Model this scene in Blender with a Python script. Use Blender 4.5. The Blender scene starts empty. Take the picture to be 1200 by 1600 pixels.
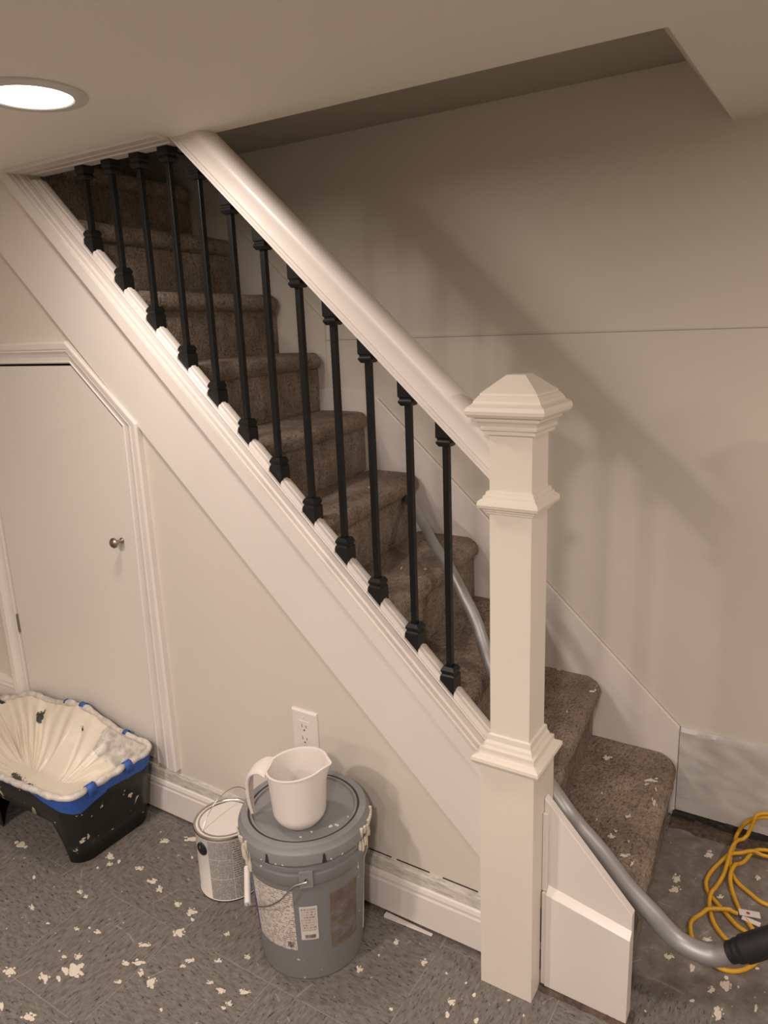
import bpy, bmesh, math, random
from mathutils import Vector, Matrix, noise
scene = bpy.context.scene
C = scene.collection

# ------------------------------------------------------------------ camera
cam_data = bpy.data.cameras.new('camera')
cam_data.lens = 1154.15 * 36.0 / 1600.0
cam_data.sensor_width = 36.0
cam_data.clip_start = 0.02
camera = bpy.data.objects.new('camera', cam_data)
C.objects.link(camera)
camera.matrix_world = Matrix(((0.84690899, -0.09765909, 0.52269290, 0.92510234),
                              (0.53037428, 0.22549692, -0.81722351, -1.77062565),
                              (-0.03805633, 0.96933680, 0.24277124, 1.40337428),
                              (0, 0, 0, 1)))
scene.camera = camera

# ------------------------------------------------------------------ world, exposure
world = bpy.data.worlds.new('world')
scene.world = world
world.use_nodes = True
world.node_tree.nodes['Background'].inputs[0].default_value = (1.0, 0.85, 0.7, 1)
world.node_tree.nodes['Background'].inputs[1].default_value = 0.02
scene.view_settings.view_transform = 'Standard'
scene.view_settings.look = 'None'
scene.view_settings.exposure = 0.0
scene.view_settings.gamma = 1.0
scene.view_settings.use_curve_mapping = False
scene.cycles.use_denoising = True
scene.cycles.max_bounces = 10
scene.cycles.diffuse_bounces = 6

LAMP_COLOR = (1.0, 0.86, 0.775)
LAMP_POWER = [6.0, 21.0, 24.0, 18.0, 18.0, 16.0]
# recessed downlights of the room (x, y); the first one is in the picture
LAMPS = [(-0.385, -0.85), (-0.385, -2.2), (0.95, -2.25), (-0.385, -3.6), (0.95, -3.6), (1.95, -0.75)]
CEIL = 1.834
for (lx, ly), lp in zip(LAMPS, LAMP_POWER):
    ld = bpy.data.lights.new('downlight_beam', 'AREA')
    ld.shape = 'DISK'
    ld.size = 0.13
    ld.energy = lp
    ld.color = LAMP_COLOR
    lo = bpy.data.objects.new('downlight_beam', ld)
    lo.location = (lx, ly, CEIL - 0.009)
    C.objects.link(lo)

# ------------------------------------------------------------------ materials
def nt(name):
    m = bpy.data.materials.new(name)
    m.use_nodes = True
    n = m.node_tree
    return m, n, n.nodes['Principled BSDF']

def N(n, kind, **kw):
    nd = n.nodes.new(kind)
    for k, v in kw.items():
        if k in nd.inputs:
            nd.inputs[k].default_value = v
        else:
            setattr(nd, k, v)
    return nd

def L(n, a, b):
    n.links.new(a, b)

def coords(n, scale=(1, 1, 1), rot=(0, 0, 0), kind='Object'):
    tc = n.nodes.new('ShaderNodeTexCoord')
    mp = n.nodes.new('ShaderNodeMapping')
    mp.inputs['Scale'].default_value = scale
    mp.inputs['Rotation'].default_value = rot
    L(n, tc.outputs[kind], mp.inputs['Vector'])
    return mp.outputs['Vector']

def ramp(n, fac, stops):
    r = n.nodes.new('ShaderNodeValToRGB')
    e = r.color_ramp.elements
    while len(e) > 1:
        e.remove(e[-1])
    e[0].position = stops[0][0]; e[0].color = (*stops[0][1], 1)
    for p, c in stops[1:]:
        x = e.new(p); x.color = (*c, 1)
    L(n, fac, r.inputs['Fac'])
    return r.outputs['Color']

def mixc(n, fac, a, b):
    m = n.nodes.new('ShaderNodeMix'); m.data_type = 'RGBA'
    if isinstance(fac, (int, float)): m.inputs[0].default_value = fac
    else: L(n, fac, m.inputs[0])
    for i, v in ((6, a), (7, b)):
        if isinstance(v, tuple): m.inputs[i].default_value = (*v, 1)
        else: L(n, v, m.inputs[i])
    return m.outputs[2]

def math_(n, op, a, b=None, c=None):
    m = n.nodes.new('ShaderNodeMath'); m.operation = op
    for i, v in enumerate((a, b, c)):
        if v is None: continue
        if isinstance(v, (int, float)): m.inputs[i].default_value = v
        else: L(n, v, m.inputs[i])
    return m.outputs[0]

def bump(n, bsdf, h, strength=0.3, dist=0.001):
    b = n.nodes.new('ShaderNodeBump')
    b.inputs['Strength'].default_value = strength
    b.inputs['Distance'].default_value = dist
    L(n, h, b.inputs['Height'])
    L(n, b.outputs['Normal'], bsdf.inputs['Normal'])

def noise_(n, vec, scale, detail=3, rough=0.5, dist=0.0):
    t = N(n, 'ShaderNodeTexNoise', Scale=scale, Detail=detail, Roughness=rough, Distortion=dist)
    L(n, vec, t.inputs['Vector'])
    return t.outputs['Fac']

def plain(name, col, rough=0.5, metal=0.0, var=0.04, nscale=6, bstr=0.0, bscale=200, spec=0.5):
    m, n, b = nt(name)
    v = coords(n)
    f = noise_(n, v, nscale, 4)
    lo = tuple(c * (1 - var) for c in col); hi = tuple(min(1, c * (1 + var)) for c in col)
    L(n, ramp(n, f, [(0.3, lo), (0.7, hi)]), b.inputs['Base Color'])
    b.inputs['Roughness'].default_value = rough
    b.inputs['Metallic'].default_value = metal
    b.inputs['Specular IOR Level'].default_value = spec
    if bstr: bump(n, b, noise_(n, v, bscale, 3), bstr, 0.0006)
    return m

M = {}
M['wall'] = plain('wall_paint', (0.655, 0.61, 0.54), 0.55, var=0.015, nscale=2, bstr=0.15, bscale=260)
M['ceiling'] = plain('ceiling_paint', (0.84, 0.80, 0.73), 0.8, var=0.015, nscale=2, bstr=0.1, bscale=300)
M['trim'] = plain('trim_paint', (0.735, 0.69, 0.65), 0.32, var=0.02, nscale=5, bstr=0.12, bscale=60)
M['door'] = plain('door_paint', (0.72, 0.68, 0.63), 0.42, var=0.015, nscale=3, bstr=0.08, bscale=90)
M['newel'] = plain('newel_paint', (0.745, 0.69, 0.61), 0.38, var=0.015, nscale=5, bstr=0.08, bscale=80)
M['black_metal'] = plain('black_iron', (0.006, 0.006, 0.006), 0.36, var=0.1, bstr=0.1, spec=0.3)
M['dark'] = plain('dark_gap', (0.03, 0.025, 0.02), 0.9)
M['grey_plastic'] = plain('grey_plastic', (0.215, 0.215, 0.22), 0.42, var=0.05, nscale=12, bstr=0.08, bscale=80)
M['groove'] = plain('dark_groove', (0.03, 0.03, 0.03), 0.6)
M['white_plastic'] = plain('white_plastic', (0.74, 0.70, 0.66), 0.35, var=0.02)
M['white_metal'] = plain('lamp_white', (0.62, 0.60, 0.57), 0.5)
M['tape'] = plain('blue_tape', (0.03, 0.105, 0.42), 0.6, var=0.12, nscale=40, bstr=0.5, bscale=70)
M['rubber'] = plain('black_rubber', (0.012, 0.012, 0.013), 0.5)
M['yellow'] = plain('yellow_cord', (0.62, 0.335, 0.015), 0.42, var=0.12, nscale=30)
M['aluminium'] = plain('aluminium_tube', (0.36, 0.355, 0.35), 0.46, metal=0.6, var=0.05, nscale=20)
M['steel'] = plain('steel', (0.55, 0.53, 0.5), 0.28, metal=1.0)
M['nickel'] = plain('brushed_nickel', (0.35, 0.32, 0.28), 0.32, metal=1.0)
M['cream'] = plain('dried_cream_paint', (0.66, 0.60, 0.50), 0.45, var=0.06, nscale=60, bstr=0.3, bscale=150)
M['lid_paint'] = plain('can_lid_cream', (0.36, 0.33, 0.255), 0.28, var=0.12, nscale=14, bstr=0.3, bscale=40)
M['paper'] = plain('paper_white', (0.62, 0.58, 0.54), 0.6)
M['ink'] = plain('ink', (0.05, 0.045, 0.05), 0.6)
M['crack'] = plain('crack_line', (0.28, 0.24, 0.19), 0.9)
M['recess'] = plain('recess_painted_shade', (0.42, 0.385, 0.315), 0.85)  # darker olive paints the shade of the recess underside into its colour
M['red'] = plain('red_ink', (0.5, 0.02, 0.02), 0.5)
M['blue'] = plain('label_blue', (0.04, 0.06, 0.25), 0.45)
M['brown'] = plain('dirt', (0.085, 0.06, 0.045), 0.9, var=0.5, nscale=70, bstr=0.8, bscale=120)

def caulk_mat():
    m, n, b = nt('caulked_paint')
    v = coords(n)
    f = noise_(n, coords(n, (8, 8, 60)), 3, 5, 0.65, 0.6)
    L(n, ramp(n, f, [(0.36, (0.42, 0.40, 0.36)), (0.5, (0.60, 0.57, 0.52)), (0.66, (0.72, 0.68, 0.58))]), b.inputs['Base Color'])
    b.inputs['Roughness'].default_value = 0.5
    bump(n, b, noise_(n, v, 60, 5, 0.6, 1.0), 0.5, 0.002)
    return m
M['caulk'] = caulk_mat()

def wrinkle_mat():
    m, n, b = nt('wrinkled_lining')
    v = coords(n, (1.0, 1.0, 2.2), (0, 0.5, 0))
    f = noise_(n, v, 6.0, 3, 0.5, 2.2)
    w = N(n, 'ShaderNodeTexWave', Scale=2.3, Distortion=9.0, Detail=2.0)
    w.inputs['Detail Scale'].default_value = 1.4
    L(n, v, w.inputs['Vector'])
    L(n, ramp(n, noise_(n, coords(n), 9, 4), [(0.3, (0.50, 0.48, 0.46)), (0.7, (0.60, 0.57, 0.54))]), b.inputs['Base Color'])
    b.inputs['Roughness'].default_value = 0.4
    bump(n, b, math_(n, 'ADD', w.outputs['Fac'], f), 0.28, 0.006)
    return m
M['wrinkle'] = wrinkle_mat()

def carpet_mat():
    m, n, b = nt('brown_carpet')
    v = coords(n)
    f1 = noise_(n, v, 7, 5, 0.65)
    f2 = noise_(n, v, 150, 3, 0.7)
    f3 = noise_(n, coords(n, (1, 0.35, 2.6)), 120, 2, 0.6, 0.8)
    f4 = noise_(n, coords(n, (3.0, 1, 0.3)), 60, 2, 0.6)
    base = ramp(n, f1, [(0.25, (0.175, 0.14, 0.112)), (0.5, (0.305, 0.25, 0.202)), (0.75, (0.45, 0.375, 0.305))])
    fib = ramp(n, math_(n, 'ADD', math_(n, 'MULTIPLY', f2, 0.6), math_(n, 'MULTIPLY', math_(n, 'ADD', f3, f4), 0.2)), [(0.36, (0.35, 0.33, 0.31)), (0.50, (0.95, 0.93, 0.92)), (0.66, (1.25, 1.22, 1.2))])
    mm = n.nodes.new('ShaderNodeMix'); mm.data_type = 'RGBA'; mm.blend_type = 'MULTIPLY'
    mm.inputs[0].default_value = 1.0
    L(n, base, mm.inputs[6]); L(n, fib, mm.inputs[7])
    sp = ramp(n, noise_(n, v, 95, 2, 0.5), [(0.765, (0, 0, 0)), (0.785, (1, 1, 1))])
    L(n, mixc(n, sp, mm.outputs[2], (0.5, 0.46, 0.40)), b.inputs['Base Color'])
    b.inputs['Roughness'].default_value = 0.95
    b.inputs['Specular IOR Level'].default_value = 0.1
    h = math_(n, 'ADD', math_(n, 'MULTIPLY', f2, 1.2), math_(n, 'MULTIPLY', math_(n, 'ADD', f3, f4), 0.6))
    bump(n, b, h, 1.0, 0.006)
    return m
M['carpet'] = carpet_mat()

def floor_mat():
    m, n, b = nt('vinyl_tile_floor')
    T = 0.283
    tc = n.nodes.new('ShaderNodeTexCoord')
    sep = n.nodes.new('ShaderNodeSeparateXYZ'); L(n, tc.outputs['Object'], sep.inputs[0])
    tx = math_(n, 'DIVIDE', math_(n, 'SUBTRACT', sep.outputs[0], -0.612), T)
    ty = math_(n, 'DIVIDE', math_(n, 'SUBTRACT', sep.outputs[1], -0.800), T)
    par = math_(n, 'PINGPONG', math_(n, 'ADD', math_(n, 'FLOOR', tx), math_(n, 'FLOOR', ty)), 1.0)
    def streak(sc, rot, s):
        return noise_(n, coords(n, sc, rot), s, 4, 0.65)
    a = streak((14, 40, 1), (0, 0, 0.75), 3.0)
    c = streak((40, 14, 1), (0, 0, 0.75), 3.0)
    st = mixc(n, par, a, c)
    a2 = streak((10, 34, 1), (0, 0, 0.75), 5.5); c2 = streak((34, 10, 1), (0, 0, 0.75), 5.5)
    st2 = mixc(n, par, a2, c2)
    base = ramp(n, st, [(0.28, (0.10, 0.089, 0.08)), (0.44, (0.15, 0.135, 0.122)), (0.60, (0.19, 0.172, 0.156)), (0.76, (0.25, 0.228, 0.208))])
    dk = ramp(n, st2, [(0.35, (0.25, 0.23, 0.21)), (0.42, (1, 1, 1))])
    lt = ramp(n, st2, [(0.60, (0, 0, 0)), (0.70, (0.5, 0.5, 0.5))])
    mm = n.nodes.new('ShaderNodeMix'); mm.data_type = 'RGBA'; mm.blend_type = 'MULTIPLY'; mm.inputs[0].default_value = 1.0
    L(n, base, mm.inputs[6]); L(n, dk, mm.inputs[7])
    col = mixc(n, lt, mm.outputs[2], (0.36, 0.32, 0.28))
    # joints
    def joint(t):
        fr = math_(n, 'ABSOLUTE', math_(n, 'SUBTRACT', math_(n, 'FRACT', math_(n, 'ADD', t, 0.5)), 0.5))
        return math_(n, 'LESS_THAN', fr, 0.0035)
    j = math_(n, 'MAXIMUM', joint(tx), joint(ty))
    jn = math_(n, 'MULTIPLY', j, math_(n, 'GREATER_THAN', noise_(n, coords(n), 7, 2), 0.44))
    col = mixc(n, math_(n, 'MULTIPLY', jn, 0.6), col, (0.30, 0.27, 0.235))
    # old brown adhesive residue at the foot of the stairs
    ad = math_(n, 'SUBTRACT', math_(n, 'ADD', sep.outputs[0], math_(n, 'MULTIPLY', noise_(n, coords(n), 8, 4), 0.25)), 0.70)
    ad2 = math_(n, 'SUBTRACT', math_(n, 'ADD', sep.outputs[1], math_(n, 'MULTIPLY', noise_(n, coords(n), 5, 4), 0.3)), -0.24)
    am = n.nodes.new('ShaderNodeClamp'); L(n, math_(n, 'MULTIPLY', math_(n, 'MINIMUM', ad, ad2), 40), am.inputs[0])
    adc = ramp(n, noise_(n, coords(n), 26, 5, 0.65), [(0.3, (0.125, 0.105, 0.09)), (0.55, (0.195, 0.172, 0.153)), (0.72, (0.31, 0.28, 0.25))])
    col = mixc(n, math_(n, 'MULTIPLY', am.outputs[0], 0.85), col, adc)
    # fine specks of dried paint
    sp = ramp(n, noise_(n, coords(n), 75, 2, 0.4), [(0.745, (0, 0, 0)), (0.765, (1, 1, 1))])
    col = mixc(n, sp, col, (0.52, 0.48, 0.42))
    # thin scratches
    for rot, sd in (((0, 0, 0.4), 3), ((0, 0, 1.9), 9)):
        wv = N(n, 'ShaderNodeTexWave', Scale=1.1, Distortion=7.0, Detail=2.0)
        wv.inputs['Detail Scale'].default_value = 0.8
        L(n, coords(n, (1, 1, 1), rot), wv.inputs['Vector'])
        ln = math_(n, 'GREATER_THAN', wv.outputs['Fac'], 0.9996)
        mk = math_(n, 'GREATER_THAN', noise_(n, coords(n, (1, 1, 1), rot), 9 + sd, 3), 0.56)
        col = mixc(n, math_(n, 'MULTIPLY', math_(n, 'MULTIPLY', ln, mk), 0.35), col, (0.42, 0.38, 0.34))
    # thin wiped smears of paint
    sm = ramp(n, noise_(n, coords(n, (1, 1, 1)), 16, 6, 0.75, 1.5), [(0.66, (0, 0, 0)), (0.80, (0.55, 0.55, 0.55))])
    col = mixc(n, sm, col, (0.42, 0.38, 0.34))
    L(n, col, b.inputs['Base Color'])
    b.inputs['Roughness'].default_value = 0.5
    b.inputs['Specular IOR Level'].default_value = 0.3
    bump(n, b, noise_(n, coords(n), 120, 4), 0.12, 0.001)
    return m
M['floor'] = floor_mat()

def splat_mat(name, base, splat, rough, thr, scale):
    m, n, b = nt(name)
    v = coords(n)
    f = noise_(n, v, scale, 3, 0.55, 0.4)
    g = noise_(n, v, scale * 3.5, 2, 0.5)
    k1 = ramp(n, f, [(thr, (0, 0, 0)), (thr + 0.012, (1, 1, 1))])
    k2 = ramp(n, g, [(0.73, (0, 0, 0)), (0.745, (1, 1, 1))])
    mx = n.nodes.new('ShaderNodeMix'); mx.data_type = 'RGBA'; mx.blend_type = 'LIGHTEN'; mx.inputs[0].default_value = 1
    L(n, k1, mx.inputs[6]); L(n, k2, mx.inputs[7])
    L(n, mixc(n, mx.outputs[2], base, splat), b.inputs['Base Color'])
    b.inputs['Roughness'].default_value = rough
    bump(n, b, mx.outputs[2], 0.4, 0.001)
    return m
M['tray_black'] = splat_mat('paint_splashed_black_plastic', (0.012, 0.015, 0.012), (0.62, 0.56, 0.46), 0.28, 0.665, 20)
M['bucket_grey'] = splat_mat('paint_splashed_grey_plastic', (0.185, 0.185, 0.19), (0.60, 0.55, 0.46), 0.42, 0.78, 17)

def liner_mat():
    m, n, b = nt('paint_covered_plastic_liner')
    v = coords(n)
    f = noise_(n, v, 9, 5, 0.65, 0.5)
    at = n.nodes.new('ShaderNodeAttribute'); at.attribute_name = 'bare'
    bare = ramp(n, math_(n, 'ADD', at.outputs['Fac'], math_(n, 'MULTIPLY', math_(n, 'SUBTRACT', f, 0.5), 0.9)), [(0.50, (0, 0, 0)), (0.56, (1, 1, 1))])
    at2 = n.nodes.new('ShaderNodeAttribute'); at2.attribute_name = 'dark'
    dk = ramp(n, math_(n, 'ADD', at2.outputs['Fac'], math_(n, 'MULTIPLY', math_(n, 'SUBTRACT', noise_(n, v, 34, 4, 0.7), 0.5), 1.6)), [(0.62, (0, 0, 0)), (0.66, (1, 1, 1))])
    paint = ramp(n, noise_(n, v, 5, 3), [(0.3, (0.72, 0.65, 0.53)), (0.7, (0.80, 0.735, 0.62))])
    c1 = mixc(n, bare, paint, ramp(n, noise_(n, v, 50, 4), [(0.35, (0.38, 0.36, 0.33)), (0.65, (0.62, 0.58, 0.52))]))
    L(n, mixc(n, dk, c1, (0.05, 0.055, 0.05)), b.inputs['Base Color'])
    b.inputs['Roughness'].default_value = 0.3
    bump(n, b, noise_(n, v, 70, 4, 0.6), 0.12, 0.003)
    return m
M['liner'] = liner_mat()
M['plastic_film'] = plain('crumpled_plastic_film', (0.58, 0.545, 0.50), 0.3, var=0.25, nscale=45, bstr=1.0, bscale=45)

def print_mat(name, rows, bg, ink, thr=0.47, us=45):
    m, n, b = nt(name)
    tc = n.nodes.new('ShaderNodeTexCoord'); sep = n.nodes.new('ShaderNodeSeparateXYZ'); L(n, tc.outputs['UV'], sep.inputs[0])
    vr = math_(n, 'MULTIPLY', sep.outputs[1], rows)
    line = math_(n, 'LESS_THAN', math_(n, 'FRACT', vr), 0.55)
    cb = n.nodes.new('ShaderNodeCombineXYZ')
    L(n, math_(n, 'MULTIPLY', sep.outputs[0], us), cb.inputs[0]); L(n, math_(n, 'MULTIPLY', math_(n, 'FLOOR', vr), 7.3), cb.inputs[1])
    f = noise_(n, cb.outputs[0], 1.0, 3, 0.7)
    k = math_(n, 'MULTIPLY', line, math_(n, 'GREATER_THAN', f, thr))
    L(n, mixc(n, math_(n, 'MULTIPLY', k, 0.75), bg, ink), b.inputs['Base Color'])
    b.inputs['Roughness'].default_value = 0.45
    return m
M['print_can'] = print_mat('printed_small_type', 16, (0.47, 0.445, 0.42), (0.10, 0.09, 0.085), 0.46, 22)
M['print_pail'] = print_mat('printed_small_type_pail', 30, (0.60, 0.55, 0.50), (0.14, 0.12, 0.12), 0.50, 13)
M['print_sticker'] = print_mat('printed_sticker', 9, (0.55, 0.50, 0.46), (0.10, 0.09, 0.09), 0.52, 16)

def lens_mat():
    m, n, b = nt('lit_lens')
    b.inputs['Emission Color'].default_value = (1.0, 0.9, 0.78, 1)
    b.inputs['Emission Strength'].default_value = 6.0
    b.inputs['Base Color'].default_value = (0.9, 0.9, 0.9, 1)
    return m
M['lens'] = lens_mat()

# ------------------------------------------------------------------ helpers
def tag(o, label=None, cat=None, group=None, kind=None):
    if label: o['label'] = label
    if cat: o['category'] = cat
    if group: o['group'] = group
    if kind: o['kind'] = kind
    return o

def thing(name, label, cat, loc=(0, 0, 0), group=None):
    o = bpy.data.objects.new(name, None)
    o.empty_display_size = 0.05
    o.location = loc
    C.objects.link(o)
    return tag(o, label, cat, group)

def obj(name, bm, mat, parent=None, smooth=False, bevel=0.0, seg=2):
    bmesh.ops.recalc_face_normals(bm, faces=bm.faces)
    me = bpy.data.meshes.new(name)
    if parent is not None:
        off = Vector((0, 0, 0)); p = parent
        while p is not None:
            off += p.location; p = p.parent
        bmesh.ops.translate(bm, verts=bm.verts, vec=-off)
    bm.to_mesh(me); bm.free()
    me.materials.append(M[mat] if isinstance(mat, str) else mat)
    if smooth:
        for f in me.polygons: f.use_smooth = True
        try: me.set_sharp_from_angle(angle=math.radians(40))
        except Exception: pass
    o = bpy.data.objects.new(name, me)
    C.objects.link(o)
    if parent is not None: o.parent = parent
    if bevel:
        b = o.modifiers.new('bevel', 'BEVEL'); b.width = bevel; b.segments = seg; b.limit_method = 'ANGLE'
        b.angle_limit = math.radians(35)
    return o

def struct(name, bm, mat, **kw):
    return tag(obj(name, bm, mat, **kw), kind='structure')

def NB(): return bmesh.new()

def box(bm, x0, x1, y0, y1, z0, z1):
    v = [bm.verts.new((x, y, z)) for x in (x0, x1) for y in (y0, y1) for z in (z0, z1)]
    for f in ((0, 1, 3, 2), (4, 6, 7, 5), (0, 4, 5, 1), (2, 3, 7, 6), (0, 2, 6, 4), (1, 5, 7, 3)):
        bm.faces.new([v[i] for i in f])
    return bm

def prism_y(bm, pts, y0, y1):
    """polygon in XZ extruded along Y"""
    a = [bm.verts.new((x, y0, z)) for x, z in pts]
    b = [bm.verts.new((x, y1, z)) for x, z in pts]
    bm.faces.new(a); bm.faces.new(b[::-1])
    k = len(pts)
    for i in range(k):
        bm.faces.new((a[i], b[i], b[(i + 1) % k], a[(i + 1) % k]))
    return bm

def loft(bm, rings, close=True, caps=True):
    vs = [[bm.verts.new(p) for p in r] for r in rings]
    k = len(vs[0])
    for a, b in zip(vs, vs[1:]):
        for i in range(k if close else k - 1):
            j = (i + 1) % k
            bm.faces.new((a[i], a[j], b[j], b[i]))
    if caps and close:
        bm.faces.new(vs[0][::-1]); bm.faces.new(vs[-1])
    return vs

def lathe(bm, prof, cx, cy, n=64, caps=True):
    rings = [[(cx + r * math.cos(2 * math.pi * i / n), cy + r * math.sin(2 * math.pi * i / n), z) for i in range(n)] for r, z in prof]
    return loft(bm, rings, True, caps)

def sqstack(bm, prof, cx, cy):
    rings = [[(cx - h, cy - h, z), (cx + h, cy - h, z), (cx + h, cy + h, z), (cx - h, cy + h, z)] for h, z in prof]
    return loft(bm, rings)

def smooth_path(pts, sub=6):
    P = [Vector(p) for p in pts]
    P = [2 * P[0] - P[1]] + P + [2 * P[-1] - P[-2]]
    out = []
    for i in range(1, len(P) - 2):
        for k in range(sub):
            t = k / sub
            a, b, c, d = P[i - 1], P[i], P[i + 1], P[i + 2]
            out.append(0.5 * ((2 * b) + (c - a) * t + (2 * a - 5 * b + 4 * c - d) * t * t + (3 * b - a - 3 * c + d) * t ** 3))
    out.append(P[-2])
    return out

def tube(bm, pts, r, n=10, caps=True):
    P = [Vector(p) for p in pts]
    T = [(P[min(i + 1, len(P) - 1)] - P[max(i - 1, 0)]).normalized() for i in range(len(P))]
    up = Vector((0, 0, 1)) if abs(T[0].z) < 0.9 else Vector((1, 0, 0))
    u = T[0].cross(up).normalized()
    rings = []
    for i, p in enumerate(P):
        u = (u - T[i] * u.dot(T[i])).normalized()
        w = T[i].cross(u)
        rr = r[i] if isinstance(r, (list, tuple)) else r
        rings.append([p + (u * math.cos(2 * math.pi * k / n) + w * math.sin(2 * math.pi * k / n)) * rr for k in range(n)])
    return loft(bm, rings, True, caps)

def sweep_slope(bm, prof, zf, x0, x1, topz=None, slope_n=False):
    """profile [(y, dz)] carried along the raking line z = zf(x); cut plumb at x1, level at topz"""
    a, b = [], []
    k = (zf(1) - zf(0))
    for y, dz in prof:
        xa = x0
        if topz is not None:
            xa = (topz - dz - zf(0)) / k
        a.append((xa, y, zf(xa) + dz)); b.append((x1, y, zf(x1) + dz))
    loft(bm, [a, b])
    return bm

def cyl_patch(bm, cx, cy, rf, a0, a1, z0, z1, na=16, nz=8, corner=0.0, th=0.0006):
    uv = bm.loops.layers.uv.verify()
    A0, A1 = math.radians(a0), math.radians(a1)
    grid = []
    for j in range(nz + 1):
        row = []
        for i in range(na + 1):
            s, t = i / na, j / nz
            z = z0 + (z1 - z0) * t; a = A0 + (A1 - A0) * s
            r = rf(z) + th
            row.append((bm.verts.new((cx + r * math.cos(a), cy + r * math.sin(a), z)), s, t))
        grid.append(row)
    for j in range(nz):
        for i in range(na):
            q = [grid[j][i], grid[j][i + 1], grid[j + 1][i + 1], grid[j + 1][i]]
            f = bm.faces.new([x[0] for x in q])
            for l, x in zip(f.loops, q): l[uv].uv = (x[1], x[2])
    return bm

def blob(bm, x, y, z, vx, vy, rnd, n=22, th=0.0008):
    """irregular dried drop: centre, two half axes in the plane"""
    ph = [rnd.uniform(0, 6.28) for _ in range(3)]
    ring = []
    for i in range(n):
        a = 2 * math.pi * i / n
        k = 1 + 0.16 * math.sin(2 * a + ph[0]) + 0.13 * math.sin(3 * a + ph[1]) + 0.07 * math.sin(5 * a + ph[2]) + rnd.uniform(-0.06, 0.06)
        ring.append((x + k * (vx[0] * math.cos(a) + vy[0] * math.sin(a)), y + k * (vx[1] * math.cos(a) + vy[1] * math.sin(a))))
    lo = [bm.verts.new((p[0], p[1], z)) for p in ring]
    hi = [bm.verts.new((x + (p[0] - x) * 0.86, y + (p[1] - y) * 0.86, z + th)) for p in ring]
    for i in range(n):
        j = (i + 1) % n
        bm.faces.new((lo[i], lo[j], hi[j], hi[i]))
    bm.faces.new(hi)

# ------------------------------------------------------------------ setting
YW = -0.484           # plaster face of the under-stair wall
YB = -0.4957          # face of the boards nailed on it
WF = 0.236            # far wall, lower sheet
XR = 3.0; XL = -2.6; YBACK = -4.6

def zcap(x): return 0.8666 - 0.977 * x      # top of the raking cap
def zrail(x): return 1.432 - 0.930 * x      # underside of the handrail

b = NB(); box(b, XL, XR, YBACK, 0.30, -0.06, 0.0)
struct('floor', b, 'floor')

b = NB()
box(b, XL, XR, YBACK, -0.443, CEIL, 2.0)
prism_y(b, [(0.521, 1.977), (0.629, CEIL), (XR, CEIL), (XR, 2.0), (0.521, 2.0)], -0.443, 0.26)
box(b, XL, -1.0, -0.52, 0.30, 3.1, 3.2)
struct('ceiling', b, 'ceiling')
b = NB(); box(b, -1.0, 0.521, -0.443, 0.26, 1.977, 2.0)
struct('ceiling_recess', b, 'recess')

# wall under the stairs with the hatch opening cut out
b = NB()
pts = [(0.358, 0.0), (0.358, zcap(0.358) - 0.03), ((0.8366 - CEIL) / 0.977, CEIL), (XL, CEIL), (XL, 0.0),
       (-1.352, 0.0), (-1.352, 1.339), (-0.886, 1.339), (-0.701, 1.176), (-0.730, 0.0)]
prism_y(b, pts, YW, -0.444)
box(b, -1.352, -0.730, YW, -0.444, 0.0, 0.168)
struct('wall_front', b, 'wall')
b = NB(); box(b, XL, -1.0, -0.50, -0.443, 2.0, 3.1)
struct('wall_shaft_front', b, 'dark')  # unseen wall, coloured dark to cut bounce light on the upper steps

b = NB()
box(b, XL, XR, 0.244, 0.30, 0.0, 3.1)
struct('wall_far', b, 'wall')
b = NB()
prism_y(b, [(-0.560, 1.208), (-0.390, 1.208), (-0.360, 1.178), (0.600, 0.280), (XR, 0.280), (XR, 1.367), (-0.560, 1.374)], WF, 0.2445)
struct('wall_far_lower_sheet', b, 'wall', bevel=0.0015).name = 'wall_far_lower'
b = NB(); box(b, -0.558, XR, WF - 0.0002, 0.2445, 1.3672, 1.3690)
struct('trim_8', b, 'crack')
b = NB(); prism_y(b, [(-0.362, 1.1815), (0.606, 0.2792), (0.606, 0.2812), (-0.362, 1.1835)], 0.2356, 0.2445)
struct('trim_9', b, 'crack')
b = NB(); box(b, XL - 0.06, XL, YBACK, 0.30, 0, 3.1); struct('wall_left', b, 'wall')
b = NB(); box(b, XR, XR + 0.06, YBACK, 0.30, 0, 2.0); struct('wall_right', b, 'wall')
b = NB(); box(b, XL, XR, YBACK - 0.06, YBACK, 0, 2.0); struct('wall_back', b, 'wall')
b = NB(); box(b, -1.02, -1.0, -0.443, 0.244, 1.977, 3.1); struct('wall_shaft', b, 'dark')  # also unseen; its dark colour keeps the stair top dim

# baseboards
BP = [(YW, 0.010), (-0.4995, 0.010), (-0.4998, 0.089), (-0.4972, 0.094), (-0.4972, 0.099), (-0.4992, 0.102), (-0.4965, 0.111), (-0.4925, 0.114)]
b = NB(); x0, x1 = XL, 0.357
loft(b, [[(x, y, z) for y, z in BP + [(YW, 0.114)]] for x in (x0, x1)])
struct('baseboard_front', b, 'trim')
b = NB()
prof = [(YW, 0.114), (-0.4925, 0.114), (-0.4915, 0.142), (-0.4885, 0.150), (YW, 0.150)]
n = 160; rings = []
for i in range(n + 1):
    x = x0 + (x1 - x0) * i / n
    rings.append([(x, y, z + (0.0035 * noise.noise(Vector((x * 14, z * 8, 3))) if z > 0.12 else 0)) for y, z in prof])
loft(b, rings)
struct('trim_1', b, 'caulk')
b = NB()
for xa, xb in ((0.02, 0.085), (0.10, 0.19), (0.225, 0.315)):
    box(b, xa, xb, YW - 0.0012, YW + 0.001, 0.1535 , 0.1565)
struct('trim_2', b, 'dark')
b = NB()
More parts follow.
